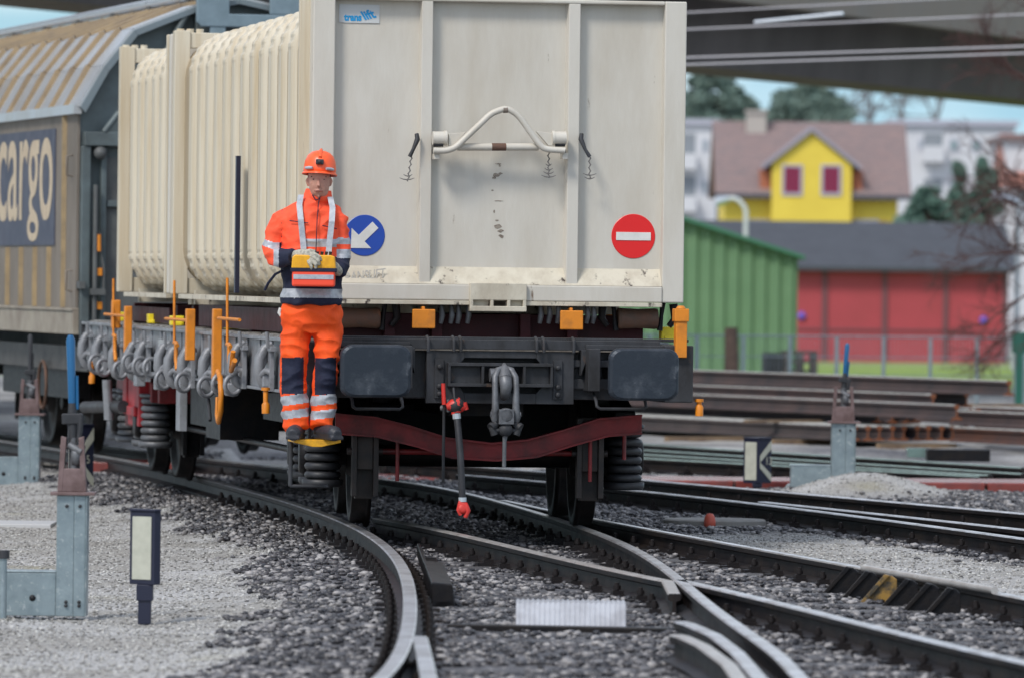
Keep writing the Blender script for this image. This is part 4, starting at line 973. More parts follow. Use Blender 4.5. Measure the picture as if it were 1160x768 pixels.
# ------------------------------------------------------------------ the shunter on the corner step
PO=D(352,497,44.98)
per=empty('person',PO,R(0),'worker in orange hi-vis clothing and helmet standing on the yellow corner step of the wagon','person')
S=172.9
def q(px,py,y=0): return Vector(((px-352)/S,y,(497-py)/S))
def ring_(px,py,rx,ry,y=0,p=2.2):
    v=q(px,py,y); return (v.x,v.y,v.z,rx/S,ry/S,p)
# body: one continuous surface (head, neck, trunk, arms, legs)
mb=MB()
mb.rings([ring_(359,224,8.5,9,-.035),ring_(358.6,220,10,12,-.035),ring_(358.3,214,11.3,14.5,-.03),ring_(358.2,206,12,16.5,-.022),ring_(358,198,12.2,17.5,-.015),ring_(358,190,12.2,17.5,-.01),ring_(358,183,10.5,15,-.008),ring_(358,178,6,8,-.005)],24)
mb.rings([ring_(357,240,10,11,.02),ring_(357,228,9.6,11,.01),ring_(358,215,9.6,11,.0)],16)
mb.tube([q(358,203,-.108),q(358,208,-.125),q(358,211.5,-.135),q(358,213,-.12)],[.006,.010,.013,.008],8)   # nose
mb.tube([q(351,200.5,-.10),q(358,201,-.108),q(365,200.5,-.10)],[.006,.009,.006],8)   # brow
mb.tube([q(354,217.6,-.112),q(358,217,-.118),q(362,217.6,-.112)],[.004,.006,.004],8); mb.tube([q(357,223,-.085),q(359,223,-.085)],.018,8)
for s in(-1,1):
    mb.tube([q(358+s*12.3,203,.0),q(358+s*13.6,206,.005),q(358+s*12.3,212,-.0)],[.010,.012,.008],8)
    mb.tube([q(358+s*7,208,-.085),q(358+s*8,213,-.075)],[.014,.01],8)
mb.rings([ring_(352,352,22,15),ring_(351,320,24,16),ring_(350,280,26,17),ring_(349,255,29,15),ring_(352,240,24,13),ring_(356,233,12,10)],20)
mb.tube([q(320,247),q(306,270),q(303,290,-.02),q(322,295,-.14),q(340,293,-.24)],[.05,.045,.04,.035,.03],10)
mb.tube([q(376,247),q(382,272),q(382,295,-.02),q(381,306,-.14),q(374,303,-.22)],[.05,.045,.04,.035,.03],10)
mb.tube([q(340,345),q(333,400,-.01),q(331,440),q(333,478,.02)],[.08,.06,.05,.04],12); mb.tube([q(363,345),q(369,400,-.01),q(368,440),q(365,478,.02)],[.08,.06,.05,.04],12)
remeshed(mb,'body',skin,per,.0055,3)
# facial details
m=MB()
for s in(-1,1): m.lathe([(0,-.004),(.011,-.002),(.012,0),(.008,.004)],12,T=Matrix.Translation(q(358+s*4.9,204.6,-.1045))@Matrix.Diagonal((1,1,.55,1))@Matrix.Rotation(R(90),4,'X'))
build_each(m,'eye',eyew,per)
m=MB(); m.tube([q(353,217.8,-.1135),q(358,217.3,-.1225),q(363,217.8,-.1135)],[.0035,.0045,.0035],6); m.build('mouth',lipm,per)
m=MB()
for s in(-1,1): m.tube([q(358+s*2.5,201.2,-.108),q(358+s*8.5,201.6,-.093)],[.005,.004],6)
build_each(m,'eyebrow',hair,per)
m=MB(); m.rings([ring_(358,212,12.0,12,.04),ring_(358,205,13.0,15,.028),ring_(358,196,13.0,17,.02)],20); m.build('hair',hair,per)
# jacket
def fold(sc1,a1,sc2,a2,seed):
    from mathutils import noise
    return lambda c: a1*noise.noise(Vector((c.x*sc1,c.y*sc1,c.z*sc1*.6+seed)))+a2*(1-3.2*abs(noise.noise(Vector((c.x*sc2*.7+seed,c.y*sc2*.7,c.z*sc2*1.2)))))
mb=MB()
mb.rings([ring_(351,345,34.5,24),ring_(351,340,35.5,25),ring_(351,325,34.5,24.5),ring_(350.5,305,33.5,24),ring_(350,285,33.5,23),ring_(349.5,265,34.5,22),ring_(349.5,252,35,20),ring_(350.5,243,35,18),ring_(352,236.5,30,15.5,.01),ring_(356,230,17,14.5,.01),ring_(357,226,14.5,14,.01),ring_(357.6,216,13.6,13.5,.012)],28)
mb.tube([q(326,247),q(316,252,-.0),q(310,266,.0),q(306,284,-.01),q(310,292,-.07),q(320,294,-.15),q(331,293,-.22)],[.070,.074,.070,.066,.062,.056,.047],14)
mb.tube([q(374,247),q(380,253),q(383,272),q(384,292,-.01),q(382,303,-.07),q(380,309,-.14)],[.070,.07,.063,.060,.056,.050],14)
def ja(c,nr):
    px=352+c.x*S; py=497-c.z*S
    arm=(c.y<-.115 or px<316 and py>250) 
    if py>327.5 and py<338.5: return 2
    if c.z<q(0,342).z and False: return 1
    if px<317 or (px<342 and c.y<-.15 and 280<py<306):      # viewer-left sleeve
        if px>316.5: return 1
        if px>308.5 and py>276: return 2 if px<314.5 else 1
        if px<308.5 and 273.5<py-(px-300)*.35<281.5: return 2
        return 0
    if px>379 and py>262:
        if 270<py<277 : return 2
        if 283<py<293: return 2 if True else 0
        if py>=293: return 1
        return 0
    if 272<py<281 and px>340: return 2
    if py>293-(abs(px-352)*.06): return 1
    return 0
jk=remeshed(mb,'jacket',[hivis,navyc,reflm],per,.0065,4,fold(6,.018,11,.009,3.1),ja)
m=MB(); 
for pts in ([(338,222,-.06),(336.5,233,-.112),(338.5,250,-.145),(341,272,-.15),(343,292,-.16)],[(371,224,-.06),(374,236,-.11),(373.5,252,-.143),(371.5,272,-.15),(370,292,-.165)]):
    P=[q(*p) for p in pts]; n=len(P); vs=[]
    for i,p in enumerate(P): vs+=[p+Vector((-.019,0,0)),p+Vector((.019,0,0)),p+Vector((.019,.012,0)),p+Vector((-.019,.012,0))]
    m.add(vs,[(i*4+k,i*4+(k+1)%4,(i+1)*4+(k+1)%4,(i+1)*4+k) for i in range(n-1) for k in range(4)]+[(0,1,2,3),(n*4-4,n*4-3,n*4-2,n*4-1)])
build_each(m,'harness_strap',reflm,per)
m=MB(); m.tube([q(360,222,-.085),q(358,232,-.098),q(357,250,-.142),q(356.5,270,-.148),q(356,290,-.148)],.0035,6)
m.tube([q(351,222,-.078),q(355,228,-.092),q(360,226,-.088)],.004,6)
for a,b in (((326,251.5,-.118),(347,254,-.143)),((363,256.5,-.14),(379,260,-.12))): m.tube([q(*a),q(*b)],.0035,6)
m.build('jacket_zip',navyc,per)
m=MB(); m.rings([ring_(358,230,14.5,15.5,.008),ring_(358.5,223,14.2,15.0,.004),ring_(358.5,217,13.4,14.6,.012)],24); m.build('collar',hivis,per)
# trousers
mb=MB()
mb.rings([ring_(351,334,33,21),ring_(351,346,34,22),ring_(351,358,35.5,23),ring_(351.5,368,33,22),ring_(351.5,378,24,16)],24)
mb.tube([q(337,352),q(335.5,368),q(333.5,385,-.005),q(332,402,-.015),q(330.5,420,-.01),q(331,438,.0),q(333,455,.01),q(333.5,470,.015),q(335,481,.01),q(336,487,.0)],[.10,.10,.094,.086,.079,.077,.083,.088,.082,.073],18)
mb.tube([q(366,352),q(368,368),q(369.5,385,-.005),q(369.5,402,-.015),q(368.5,420,-.01),q(367,438,.0),q(366,455,.01),q(365.5,470,.015),q(364,480,.01),q(363,485,.0)],[.10,.10,.094,.085,.078,.075,.080,.084,.078,.068],18)
def ta(c,nr):
    px=352+c.x*S; py=497-c.z*S
    w_=(px-333)*.15 if px<351 else (px-366)*.12
    if 447-w_<py<458-w_: return 2
    if 464-w_<py<473.5-w_: return 2
    if c.y<.01 and 405<py<446.5:
        if 318.5<px<343.5 or 356<px<380: return 1
    return 0
remeshed(mb,'trousers',[trou,navyc,reflm],per,.0065,4,fold(6,.016,10,.010,8.3),ta)
m=MB(); a=q(316.5,350,-.03); m.tube([a,a+Vector((-.01,0,-.03)),a+Vector((.005,0,-.05))],.012,8); m.build('belt_tag',white,per)
# boots
def boot(px,yaw):
    mb=MB(); mb.tube([Vector((0,.07,.045)),Vector((0,-.0,.05)),Vector((0,-.09,.045)),Vector((0,-.165,.04)),Vector((0,-.2,.035))],[.042,.05,.052,.05,.03],14)
    mb.tube([Vector((0,.03,.04)),Vector((0,.03,.12))],[.052,.052],14); mb.box(-.046,.046,-.2,.09,0,.022)
    o=remeshed(mb,'boot',bootm,per,.006,2); o.location=q(px,497,-.0); o.rotation_euler=(0,0,R(yaw)); return o
boot(336,-6); boot(366,30)
# helmet
hm=empty('helmet',q(359,187.5,-.005)); hm.parent=per; hm.rotation_euler=(R(-4),R(3),0)
m=MB(); 
prof=[(.104,-.055),(.108,-.045),(.106,-.02),(.100,.02),(.085,.055),(.06,.078),(.03,.088),(.0,.091)]
m.lathe(prof,32,T=Matrix.Diagonal((1,1.22,1,1)))
vs=[];N=32
for k in range(N):
    a=2*math.pi*k/N; f=1+.16*max(0,-math.sin(a))**2; vs.append((.106*math.cos(a),.129*math.sin(a),-.052)); vs.append((.116*math.cos(a),.142*math.sin(a)*f,-.064)); vs.append((.116*math.cos(a),.142*math.sin(a)*f,-.070))
m.add(vs,[(k*3+j,((k+1)%N)*3+j,((k+1)%N)*3+j+1,k*3+j+1) for k in range(N) for j in(0,1)],0,True)
m.tube([(0,-.115,.035),(0,-.08,.075),(0,0,.094),(0,.08,.075)],.012,8)
m.build('helmet_shell',helm,hm)
m=MB(); m.box(-.026,.026,-.152,-.12,-.012,.022); m.lathe([(.014,0),(.012,.012)],12,T=Matrix.Translation((0,-.152,.005))@Matrix.Rotation(R(90),4,'X')); m.build('head_lamp',rubber,hm,.006)
m=MB()
for s in(-1,1): m.tube([(s*.045,-.136,-.036),(s*.07,-.118,-.036),(s*.09,-.09,-.036)],[.009,.011,.009],8)
build_each(m,'helmet_reflector',reflm,hm)
# gloves
def gl_(pts,tips,nm,thumb):
    mb=MB(); mb.tube([q(*p) for p in pts],[.032,.036,.040,.036],12)
    for path in tips: mb.tube([q(*p) for p in path],[.0125,.013,.012,.010],8)
    mb.tube([q(*p) for p in thumb],[.015,.014,.012],8)
    return remeshed(mb,nm,glove,per,.0035,2)
gl_([(331,291,-.20),(337,290,-.235),(345,290,-.26),(351,291.5,-.27)],
    [[(350,288,-.285),(356,289,-.305),(361,292,-.31),(363,296,-.30)],[(350,290.5,-.29),(356,293,-.315),(360,297,-.322),(361,301,-.312)],[(349,293,-.285),(354,297,-.315),(357,301,-.322),(357,305,-.315)],[(346,294,-.28),(350,299,-.31),(352,303,-.315),(352,306,-.31)]],'glove',[(344,287,-.255),(350,285,-.275),(356,286,-.285)])
gl_([(382,308,-.13),(380,307,-.17),(377,304,-.20),(374,301,-.22)],
    [[(374,300,-.23),(371,297,-.25),(368,295,-.265),(365,295,-.27)],[(374,302,-.23),(371,300,-.255),(367,299,-.28),(364,299,-.29)],[(375,304,-.23),(372,303,-.25),(370,303,-.26),(368,303,-.26)],[(376,306,-.22),(374,306,-.24),(372,306,-.25),(371,306,-.25)]],'glove',[(377,299,-.21),(374,295,-.23),(371,293,-.25)])
# radio control unit carried on the harness (held thing)
rc=empty('remote_control_unit',PO+q(354.5,308,-.235),0,'yellow and orange-red control box hanging from the worker’s harness','control box')
m=MB(); m.prism([(-.145,.015),(.145,.015),(.135,.095),(.11,.105),(-.125,.105),(-.14,.09)],-.07,.085); m.build('box_top',boxy,rc,.008)
m=MB(); m.box(-.14,.138,-.078,.088,-.10,.013); m.build('pouch',boxr,rc,.012)
m=MB(); m.box(-.13,.13,-.0815,-.077,-.052,-.022); m.build('reflective_band',reflm,rc)
m=MB(); m.box(-.15,.15,-.083,.09,-.004,.02); m.build('pouch_rim',navyc,rc,.004)
m=MB()
for x in (.02,.05,.078,.104): m.tube([(x,-.03,.10),(x+.004,-.036,.126)],[.008,.011],8)
build_each(m,'control_knob',rubber,rc)
m=MB(); m.tube([q(318,308,-.10),q(310,312,-.05),q(302,322,.0),q(298,330,.03)],.009,8); m.build('antenna_cable',navyc,per)

# ------------------------------------------------------------------ hand point levers
def lever(px0,px1,pyt,pyb,label,handle=True,flip=1,tilt=.0,blue_=True):
    b=G((px0+px1)/2,pyb,-.235 if px1<300 else -.2); k=FPX/b.y; wd=(px1-px0)/k; ht=(pyb-pyt)/k
    r=empty('point_lever',b,0,label,'point lever','hand point levers in the yard')
    m=MB(); h=wd/2
    m.box(-h,h*.2,-h,h,0,ht); m.box(h*.2,h,-h-.006,h,0,ht); m.box(h,h+.008,-h*1.2,h*1.1,0,ht) ; m.build('column',galv,r,.006)
    m=MB(); m.box(-h-.035,h+.05,-h-.03,h+.03,ht,ht+.018); m.build('cap_plate',yokem,r,.003)
    m=MB()
    for z in (.06,ht*.12,ht-.06):
        for x in (-h*.3,h*.6): m.lathe([(.010,0),(.010,.008),(.004,.012)],8,T=Matrix.Translation((x,-h-.006,z))@Matrix.Rotation(R(90),4,'X'))
    build_each(m,'bolt',steel,r)
    m=MB(); bx=.36*flip; x0,x1=sorted((-h*flip,-h*flip-bx)); m.box(x0,x1,-h*.9,h*.9,0.0,.24); m.box(x0-.004,x1,-h*.95,h*.95,.24,.252); m.prism([(x0-.08,0),(x0+.02,0),(x0+.02,.08),(x0-.02,.08)],-h*.7,h*.7)
    m.build('base_box',galv,r,.005)
    m=MB(); m.lathe([(.018,0),(.018,.004)],14,T=Matrix.Translation(((x0+x1)/2+.05,-h*.9,.10))@Matrix.Rotation(R(90),4,'X')); m.build('base_hole',chainm,r)
    z0=ht+.018; yo=empty('yoke',(0,0,z0)); yo.parent=r
    m=MB()
    for s in(-1,1):
        m.prism([(s*(h+.0),0),(s*(h-.028),0),(s*(h-.048),.30),(s*(h-.018),.31)],-.06,-.01); m.prism([(s*(h+.0),0),(s*(h-.022),0),(s*(h-.042),.27),(s*(h-.022),.28)],.03,.05)
    m.prism([(-h+.02,0),(h-.02,0),(h-.03,.13),(-h+.03,.13)],-.058,-.03); m.tube([(-h+.01,-.035,.25),(h-.01,-.035,.25)],.010,8); m.build('yoke_frame',yokem,yo,.004)
    m=MB(); m.lathe([(.0,-.025),(.06,-.025),(.065,0),(.06,.025),(0,.025)],20,T=Matrix.Translation((.02,0,.20))@Matrix.Rotation(R(90),4,'Y')); m.tube([(0,0,.04),(.01,0,.18),(.0,0,.30)],[.028,.035,.026],10); m.tube([(-.02,-.03,.26),(.05,-.05,.22)],.022,10); m.build('yoke_cam',castg if flip>0 else steel,yo)
    hd=empty('lever_arm',(0,0,z0+.26)); hd.parent=r; hd.rotation_euler=(0,R(tilt),0)
    m=MB(); m.tube([(0,0,0),(0,0,.14),(0,0,.20)],[.026,.024,.018],10); m.box(-.05,.05,-.03,.03,.10,.15); m.tube([(.03,-.02,.02),(.045,-.02,.14)],.014,8); m.build('arm_joint',rubber,hd,.004)
    if handle:
        m=MB(); m.tube([(0,0,.20),(0,0,.50),(0,0,.525)],[.018,.022,.012],12); m.tube([(.025,0,.17),(.027,0,.33)],.008,6); m.build('handle',bluh if blue_ else steel,hd)
    return r
lv1=lever(64,97,560,697,'galvanised point lever with tall blue handle nearest the camera at the left',flip=1,tilt=-2)
lv2=lever(21,44,470,549,'galvanised point lever with plain dark handle behind the near one at the left edge',flip=1,tilt=0,blue_=False)
lv3=lever(941,967,479,558.5,'galvanised point lever with blue handle beside the gravel heap at the right',flip=1,tilt=4)
for k,s in ((lv1,1.0),(lv2,.85),(lv3,.82)):
    for c in kids(k):
        if c.name.startswith('lever_arm'): c.scale=(s*1.15 if k is lv1 else 1,1,s*(1.16 if k is lv1 else 1))
m=MB(); a=G(3,700,-.235); 
bk=empty('marker_post',a,0,'thin grey post cut by the left edge beside the nearest lever box','post'); m.tube([(0,0,0),(0,0,.36)],.022,10); m.build('post_shaft',galv,bk); m=MB(); m.tube([(0,0,.33),(0,0,.375)],.034,12); m.build('post_cap',steel,bk)

# ------------------------------------------------------------------ switch indicators
def indicator(px0,px1,py0,py1,yaw,label,txt=None,base=None,split=.5,gz=-.2,lit=True,seebar=True,chev=True):
    b=G((px0+px1)/2,base or py1+4,gz); k=FPX/b.y; h=(py1-py0)/k; z0=((base or py1+4)-py1)/k
    r=empty('switch_indicator',b,0,label,'switch indicator','switch indicators')
    wl=(px1-px0)*split/k; wr=(px1-px0)*(1-split)/k
    # prism box: left face and right face meeting at a vertical edge towards the camera
    d1=wl*.55; d2=wr*.75; e=-(wl+wr)/2+wl
    P0=Vector((e-wl,d1,0)); P1=Vector((e,0,0)); P2=Vector((e+wr,d2,0)); P3=Vector((e+wr-wl,d2+d1,0))
    m=MB(); m.prism([(p.x,p.y) for p in (P0,P1,P2,P3)],z0,z0+h,axis='z'); m.prism([(p.x*1.04,p.y-.01) for p in (P0,P1,P2)]+[(P3.x*1.04,P3.y+.01)],z0+h,z0+h+.014,axis='z'); m.build('lantern_box',navy,r,.004)
    m=MB(); u=(P1-P0); nrm=Vector((u.y,-u.x,0)).normalized()*.004
    def pl(A,u,nr,pts,mb):
        vs=[A+u*a+Vector((0,0,z0+h*c))+nr for a,c in pts]; k=len(vs); vs+= [v-nr*.9 for v in vs]
        mb.add(vs,[tuple(range(k)),tuple(range(2*k-1,k-1,-1))]+[(i,i+k,(i+1)%k+k,(i+1)%k) for i in range(k)])
    pl(P0,u,nrm,[(.12,.07),(.88,.07),(.88,.93),(.12,.93)],m); m.build('lens_panel',lens,r)
    m=MB(); u2=P2-P1; n2=Vector((u2.y,-u2.x,0)).normalized()*.004
    if chev:
        pl(P1,u2,n2,[(.98,.97),(.98,.78),(.12,.47),(.12,.62)],m); pl(P1,u2,n2,[(.98,.03),(.98,.2),(.12,.47),(.12,.34)],m); m.build('chevron',lens,r)
        if txt:
            T=Matrix.Translation(P1+u2*.50+Vector((0,0,z0+h*.42))+n2)@Matrix.Rotation(math.atan2(u2.y,u2.x),4,'Z')@Matrix.Rotation(R(90),4,'X')
            text_mesh(txt,'lettering',lens,r,.10,.001,.0,.8,0,T)
    m=MB(); m.box(-.035,.035,.03,.12,-.02,z0); m.box(-.045,.045,.02,.13,z0*.55,z0); m.build('post',navy,r,.004)
    return r
indicator(145,181,579,662,0,'black lantern box with cream lens on a short post standing on the grey gravel',None,base=703,split=.80,gz=-.235,chev=False)
indicator(842,874,497,547,0,'black switch indicator with white bar and arrow marks between wagon and right lever','13',base=556,split=.52)
indicator(76,105,482,555,0,'dark switch indicator reading 5 partly behind the near lever','5',base=560,split=.42,gz=-.235)

# ------------------------------------------------------------------ things on the ground
def slab(nm,px0,px1,py,dy,th,m_,label,cat,z=-.2,gz=-.2,group=None,rz=0):
    a=G(px0,py,gz); b=G(px1,py,gz); m=MB(); c=(a+b)/2; w_=(b-a).length/2; m.box(-w_,w_,-dy/2,dy/2,-.05,th); o=m.build(nm,m_,None,.006); o.location=(c.x,c.y,gz); o.rotation_euler=(0,0,rz); tag(o,label,cat,group); return o
slab('cover_slab',118,236,577,.9,.02,conc,'flat grey slab set in the gravel behind the lantern box','slab',gz=-.245)
slab('cover_slab',-30,60,594,.8,.02,mat('pale_slab',(.5,.5,.5),.5),'pale flat slab at the left edge behind the near lever','slab',gz=-.245)
m=MB(); a=G(110,541,-.22); b=G(206,545,-.22); c=(a+b)/2; w_=(b-a).length/2
m.prism([(-w_,0),(w_,0),(w_,.10),(-w_,.10)],-.55,.55); 
for k in range(2): m.box(-w_-.01,w_+.01,-.56+k*1.1,-.54+k*1.1,0,.12)
for k in range(5): m.box(-w_,w_,-.4+k*.2,-.38+k*.2,.10,.112)
o=m.build('cable_duct',ductm,None,.006); o.location=c+Vector((0,0,.05)); o.rotation_euler=(0,0,R(-6)); tag(o,'rusty red cable duct ending beside the curved rail at the left','cable duct')
# red cable duct crossing at the right
ya=[(420,538),(560,544),(700,548),(862,549),(1020,551),(1160,556),(1200,558)]
lab=['far left under the wagon','under the wagon middle','right of the wheel','behind the switch indicator','behind the gravel heap','at the right edge']
cw_=None
A=G(400,540.5,-.12); B=G(1260,547.5,-.12); A.z=-.255; B.z=-.255; dirv=(B-A); L=dirv.length; nseg=6; ang=math.atan2(dirv.y,dirv.x)
for k in range(nseg):
    m=MB(); l=L/nseg-.03; m.box(0,l,-.02,1.25,.10,.135); m.box(0,l,-.03,.0,.03,.128); m.box(0.05,l-.05,.03,1.2,-.03,.10); m.box(l*.5-.01,l*.5+.01,-.034,.02,.03,.13)
    o=m.build('duct_cover',ductm,None,.006); p=A+dirv*(k/nseg); o.location=p; o.rotation_euler=(0,0,ang); tag(o,'wet red duct cover board, '+lab[k],'duct cover','red duct covers crossing the yard')
# concrete lid with red cap
a=G(752,583,-.055); b=G(868,585,-.055); c=(a+b)/2; m=MB(); rr=(b-a).length/2
m.lathe([(rr,-.1),(rr,.045),(rr-.015,.055),(0,.058)],48,T=Matrix.Diagonal((1,.9,1,1)),smooth=False); o=m.build('concrete_lid',conc); o.location=(c.x,c.y+.1,-.135); lidc=(c.x,c.y+.1,rr); tag(o,'round flat concrete lid beside the dark ballast on the right','manhole lid')
a=G(797.5,589,-.13); m=MB(); m.lathe([(.042,0),(.043,.06),(.038,.095),(.024,.118),(.0,.125)],20); o=m.build('red_marker',mat('cap_red',(.55,.10,.06),.5)); o.location=(a.x,lidc[1]-lidc[2]*.9-.05,-.15); tag(o,'small round-topped red marker standing in front of the concrete lid','marker')
# ribbed steel cover and dark tie bar between the front rails
a=G(586,716,-.145); b=G(707,716,-.145); w_=(b-a).length/2; m=MB(); hgt=.145
m.prism([(-.05,.0),(.45,.0),(.45,hgt),(.10,hgt),(-.05,.012)],-w_,w_,axis='x')
for k in range(22): x=-w_+.01+k*(2*w_-.02)/21; m.prism([(-.055,.016),(.10,hgt+.006),(.43,hgt+.006),(.43,hgt),(.10,hgt-.003),(-.05,.008)],x-.006,x+.006,axis='x')
o=m.build('ribbed_cover',mat('ribbed_alu',(.50,.51,.54),.4,.2,(.36,.36,.38),7),None); o.location=((a+b)/2); tag(o,'light grey ribbed metal cover lying between the rails','metal cover')
m=MB(); a=G(508,717,-.155); b=G(770,722,-.155); m.box(-(b-a).length/2,(b-a).length/2,-.05,.05,0,.05); o=m.build('tie_bar',steeld,None,.006); o.location=(a+b)/2; o.rotation_euler=(0,0,math.atan2((b-a).y,(b-a).x)); tag(o,'dark tie bar running under the ribbed metal cover','tie bar')
# guide block next to the curved rail
a=G(500,690,-.15); b=G(482,640,-.15); d=(b-a); m=MB(); l=d.length; m.box(-.04,.07,0,l,0,.05); m.prism([(-.055,0),(.075,0),(.06,.14),(-.055,.15)],0,l*.50); m.box(-.055,-.035,l*.5,l,0.05,.14); o=m.build('guide_block',steeld,None,.008); o.location=a; o.rotation_euler=(0,0,math.atan2(d.y,d.x)-R(90)); tag(o,'black iron guide block inside the curved rail, left of the ribbed cover','guide block')
# check rail brackets on the right stock rail
bc=[(978,645),(1000,650),(1022,654),(1046,659),(1070,664),(1094,669),(1122,674)]
cols=[steeld,steeld,mat('yellow_worn',(.30,.17,.03),.5,0,(.05,.04,.025),12,(.42,.58)),steeld,steeld,steeld]
lb=['first from the left','second from the left','rusty yellow one','fourth from the left','fifth from the left','rightmost']
for i in range(6):
    p=G(*bc[i],0); p2=G(*bc[i+1],0); t=(p2-p).normalized(); s=Vector((t.y,-t.x,0)); 
    if s.y>0: s=-s
    m=MB(); m.prism([(.03,-.01),(.06,.012),(.10,.012),(.22,-.13),(.22,-.19),(.02,-.19)],-.014,.014); m.prism([(.07,.012),(.10,.020),(.235,-.14),(.235,-.17)],-.034,.034)
    o=m.build('rail_brace',cols[i],None,.003); o.location=p; o.rotation_euler=(0,0,math.atan2(s.y,s.x)+R(-14)); tag(o,'black slanted rail brace against the right rail, '+lb[i] if i!=2 else 'rusty yellow slanted rail brace among black ones at the right','rail brace','rail braces at the right')
m=MB(); pth=[G(978,643,.012)+Vector((0,-.05,0)),G(1050,655,.012)+Vector((0,-.05,0)),G(1126,668,.012)+Vector((0,-.05,0))]
m.tube(pth,.022,8); o=m.build('check_rail',raildry); tag(o,'raised check rail resting on the six slanted braces','check rail')

# ------------------------------------------------------------------ stacked rails
pd=Vector((.478,-.878,0)).normalized(); pn=Vector((.878,.478,0))
RPs=[(a,(b+H_)*1.274) for a,b in RP]
stackh=mat('stack_head',(.50,.50,.46),.4,.1,(.30,.27,.25),6,(.4,.75))
def srail(end,length,label,rustf,k=[0]):
    root=empty('stacked_rail',end,math.atan2(pd.y,pd.x)-R(90),label,'rail','used rails stacked behind the tracks')
    m=MB(); pts=[Vector((0,0,0)),Vector((0,-length/2,0)),Vector((0,-length,0))]
    sweep(pts,RPs,lambda q_:0 if q_ in(6,7,8) else 1,m); m.build('rail_section',[stackh,[mat('stack%d'%k[0],(.085+.04*random.random(),.066,.06),.6,.1,(.05,.042,.044),2,(.35,.65),.3,40),railrs][int(rustf>1)],railend],root); k[0]+=1
    return root
rows=[(968,498,-.13,10,'bottom row'),(993,478,.055,7,'middle row'),(1057,456,.25,3,'top row')]
nm=['front','second','third','fourth','fifth','sixth','seventh','eighth','ninth','tenth']
for px,py,z,n,rl in rows:
    e=None
    for i in range(n):
        if rl=='bottom row': e=G(968,499,-.13)+pn*(.165*i)+pd*(.02*(i%2))
        elif rl=='middle row': e=G(994,479,.055)+pn*(.17*i)+pd*(.05*((i*7)%3)) + (pn*.35 if i>3 else Vector())
        else: e=G([1057,1095,1143][i],[463,461,448][i],[.235,.245,.40][i])+pn*.0
        srail(e,19,nm[i]+' rail from the front in the '+rl+' of the left rail stack',0.5 if rl!='bottom row' else .6)
for px,py,z,lb_ in ((1084,458,.31,'raised rail lying above the middle row of the left rail stack'),(1020,452,.30,'pale headed rail just behind the front rail of the middle row')):
    e=G(px,py,z); e.z-=.172; srail(e,19,lb_,.5)
# right stack: rails whose far ends begin beside the left stack
lbl=['rusty rail at the bottom of the right stack','grey brown rail lying on the rusty bottom one of the right stack','rail reaching the right edge at the top of the right stack']
for i,(px,py,z) in enumerate(((1082,500,-.13),(1081,481,.05))):
    e=G(px,py,z)+pd*5.2; 
    srail(e,5.2,lbl[i],1.5 if i==0 else .4)
for i,(px,py,z) in enumerate(((1084,476,.06),(1088,498,-.125))):
    e=G(px,py,z)+pd*5+pn*.22; srail(e,5,['second rail behind the top rail of the right stack','second rail behind the rusty rail of the right stack'][i],.4)
# timber spacers
ti=0
for z,pl_ in ((-.2,[(760,500),(880,503),(1000,508)]),(.215,[(745,447),(800,450),(850,452),(905,455),(1000,458),(1105,460)]),(.04,[(850,478),(1090,480)])):
    for px,py in pl_:
        a=G(px,py,z); m=MB(); m.box(-.06,.95,-.05,.05,0,.06 if z<0 else .03); o=m.build('timber_spacer',woodm); o.location=a; o.rotation_euler=(0,0,math.atan2(pn.y,pn.x)); tag(o,'short timber spacer between the layers of stacked rails','spacer','timber spacers in the rail stacks')
for i,(px,py,l) in enumerate(((858,437,.50),(840,467,.38))):
    a=G(px,py,.30 if i==0 else .1); m=MB(); m.box(-l/2,l/2,-.06,.06,-.02,.05)
    for k in range(6): m.prism([(-l/2+k*l/6,-.08),(-l/2+k*l/6+.05,-.08),(-l/2+k*l/6+.06,-.02),(-l/2+k*l/6+.02,-.02)],-.06,-.02)
    o=m.build('fishplate',mat('fishp%d'%i,(.26,.22,.18),.7,.1,(.15,.12,.10),8),None,.006); o.location=a; o.rotation_euler=(0,0,R(-55)); tag(o,['notched fishplate bar clinging to the top row of stacked rails','notched fishplate bar on the middle row near the wagon'][i],'fishplate','fishplates on the stacks')
for i,(x0,x1,y) in enumerate(((1050,1113,522),(1028,1052,518))):
    a=G(x0,y,-.18); b=G(x1,y,-.18); m=MB(); l=(b-a).length; m.box(0,l,0,.3,0,.115 if i==0 else .09); m.box(-.005,l+.005,-.005,.31,.115 if i==0 else .09,.125 if i==0 else .1); o=m.build('steel_block',steeld if i==0 else railgr,None,.01); o.location=a; tag(o,['dark squared block lying in front of the right rail stack','small green-edged block left of the dark block'][i],'block')

# ------------------------------------------------------------------ fence, sheds and houses
fn=empty('mesh_fence',(0,0,0),0,'grey post and wire fence standing behind the stacked rails','fence')
FY=112
def gz_at(x,y): return float(ground_h(np.array([[x]]),np.array([[y]]))[0,0])
m0=None
for k in range(22):
    px=790+k*53-160; 
    if px<600: continue
    b=D(px,400,FY+k*.25-2); z=gz_at(b.x,b.y); top=1.67-(383-320)/FPX*b.y+ (0)
    m=MB(); m.tube([(0,0,0),(0,0,top-z)],.032,8); o=m.build('post',galv,fn); o.location=(b.x,b.y,z)
    if k==4: pass
x0=D(600,400,FY-2); x1=D(1260,400,FY+3)
for z in (.78,.45,.15): 
    m=MB(); m.tube([(x0.x,x0.y,z),(x1.x,x1.y,z)],.010 if z<.7 else .018,6); m.build('rail_bar',galv,fn)
m=MB()
for k in range(160): 
    f=k/160; x=x0.x+(x1.x-x0.x)*f; y=x0.y+(x1.y-x0.y)*f; m.box(x-.003,x+.003,y-.003,y+.003,-.35,.78)
m.build('wire_mesh',galv,fn)
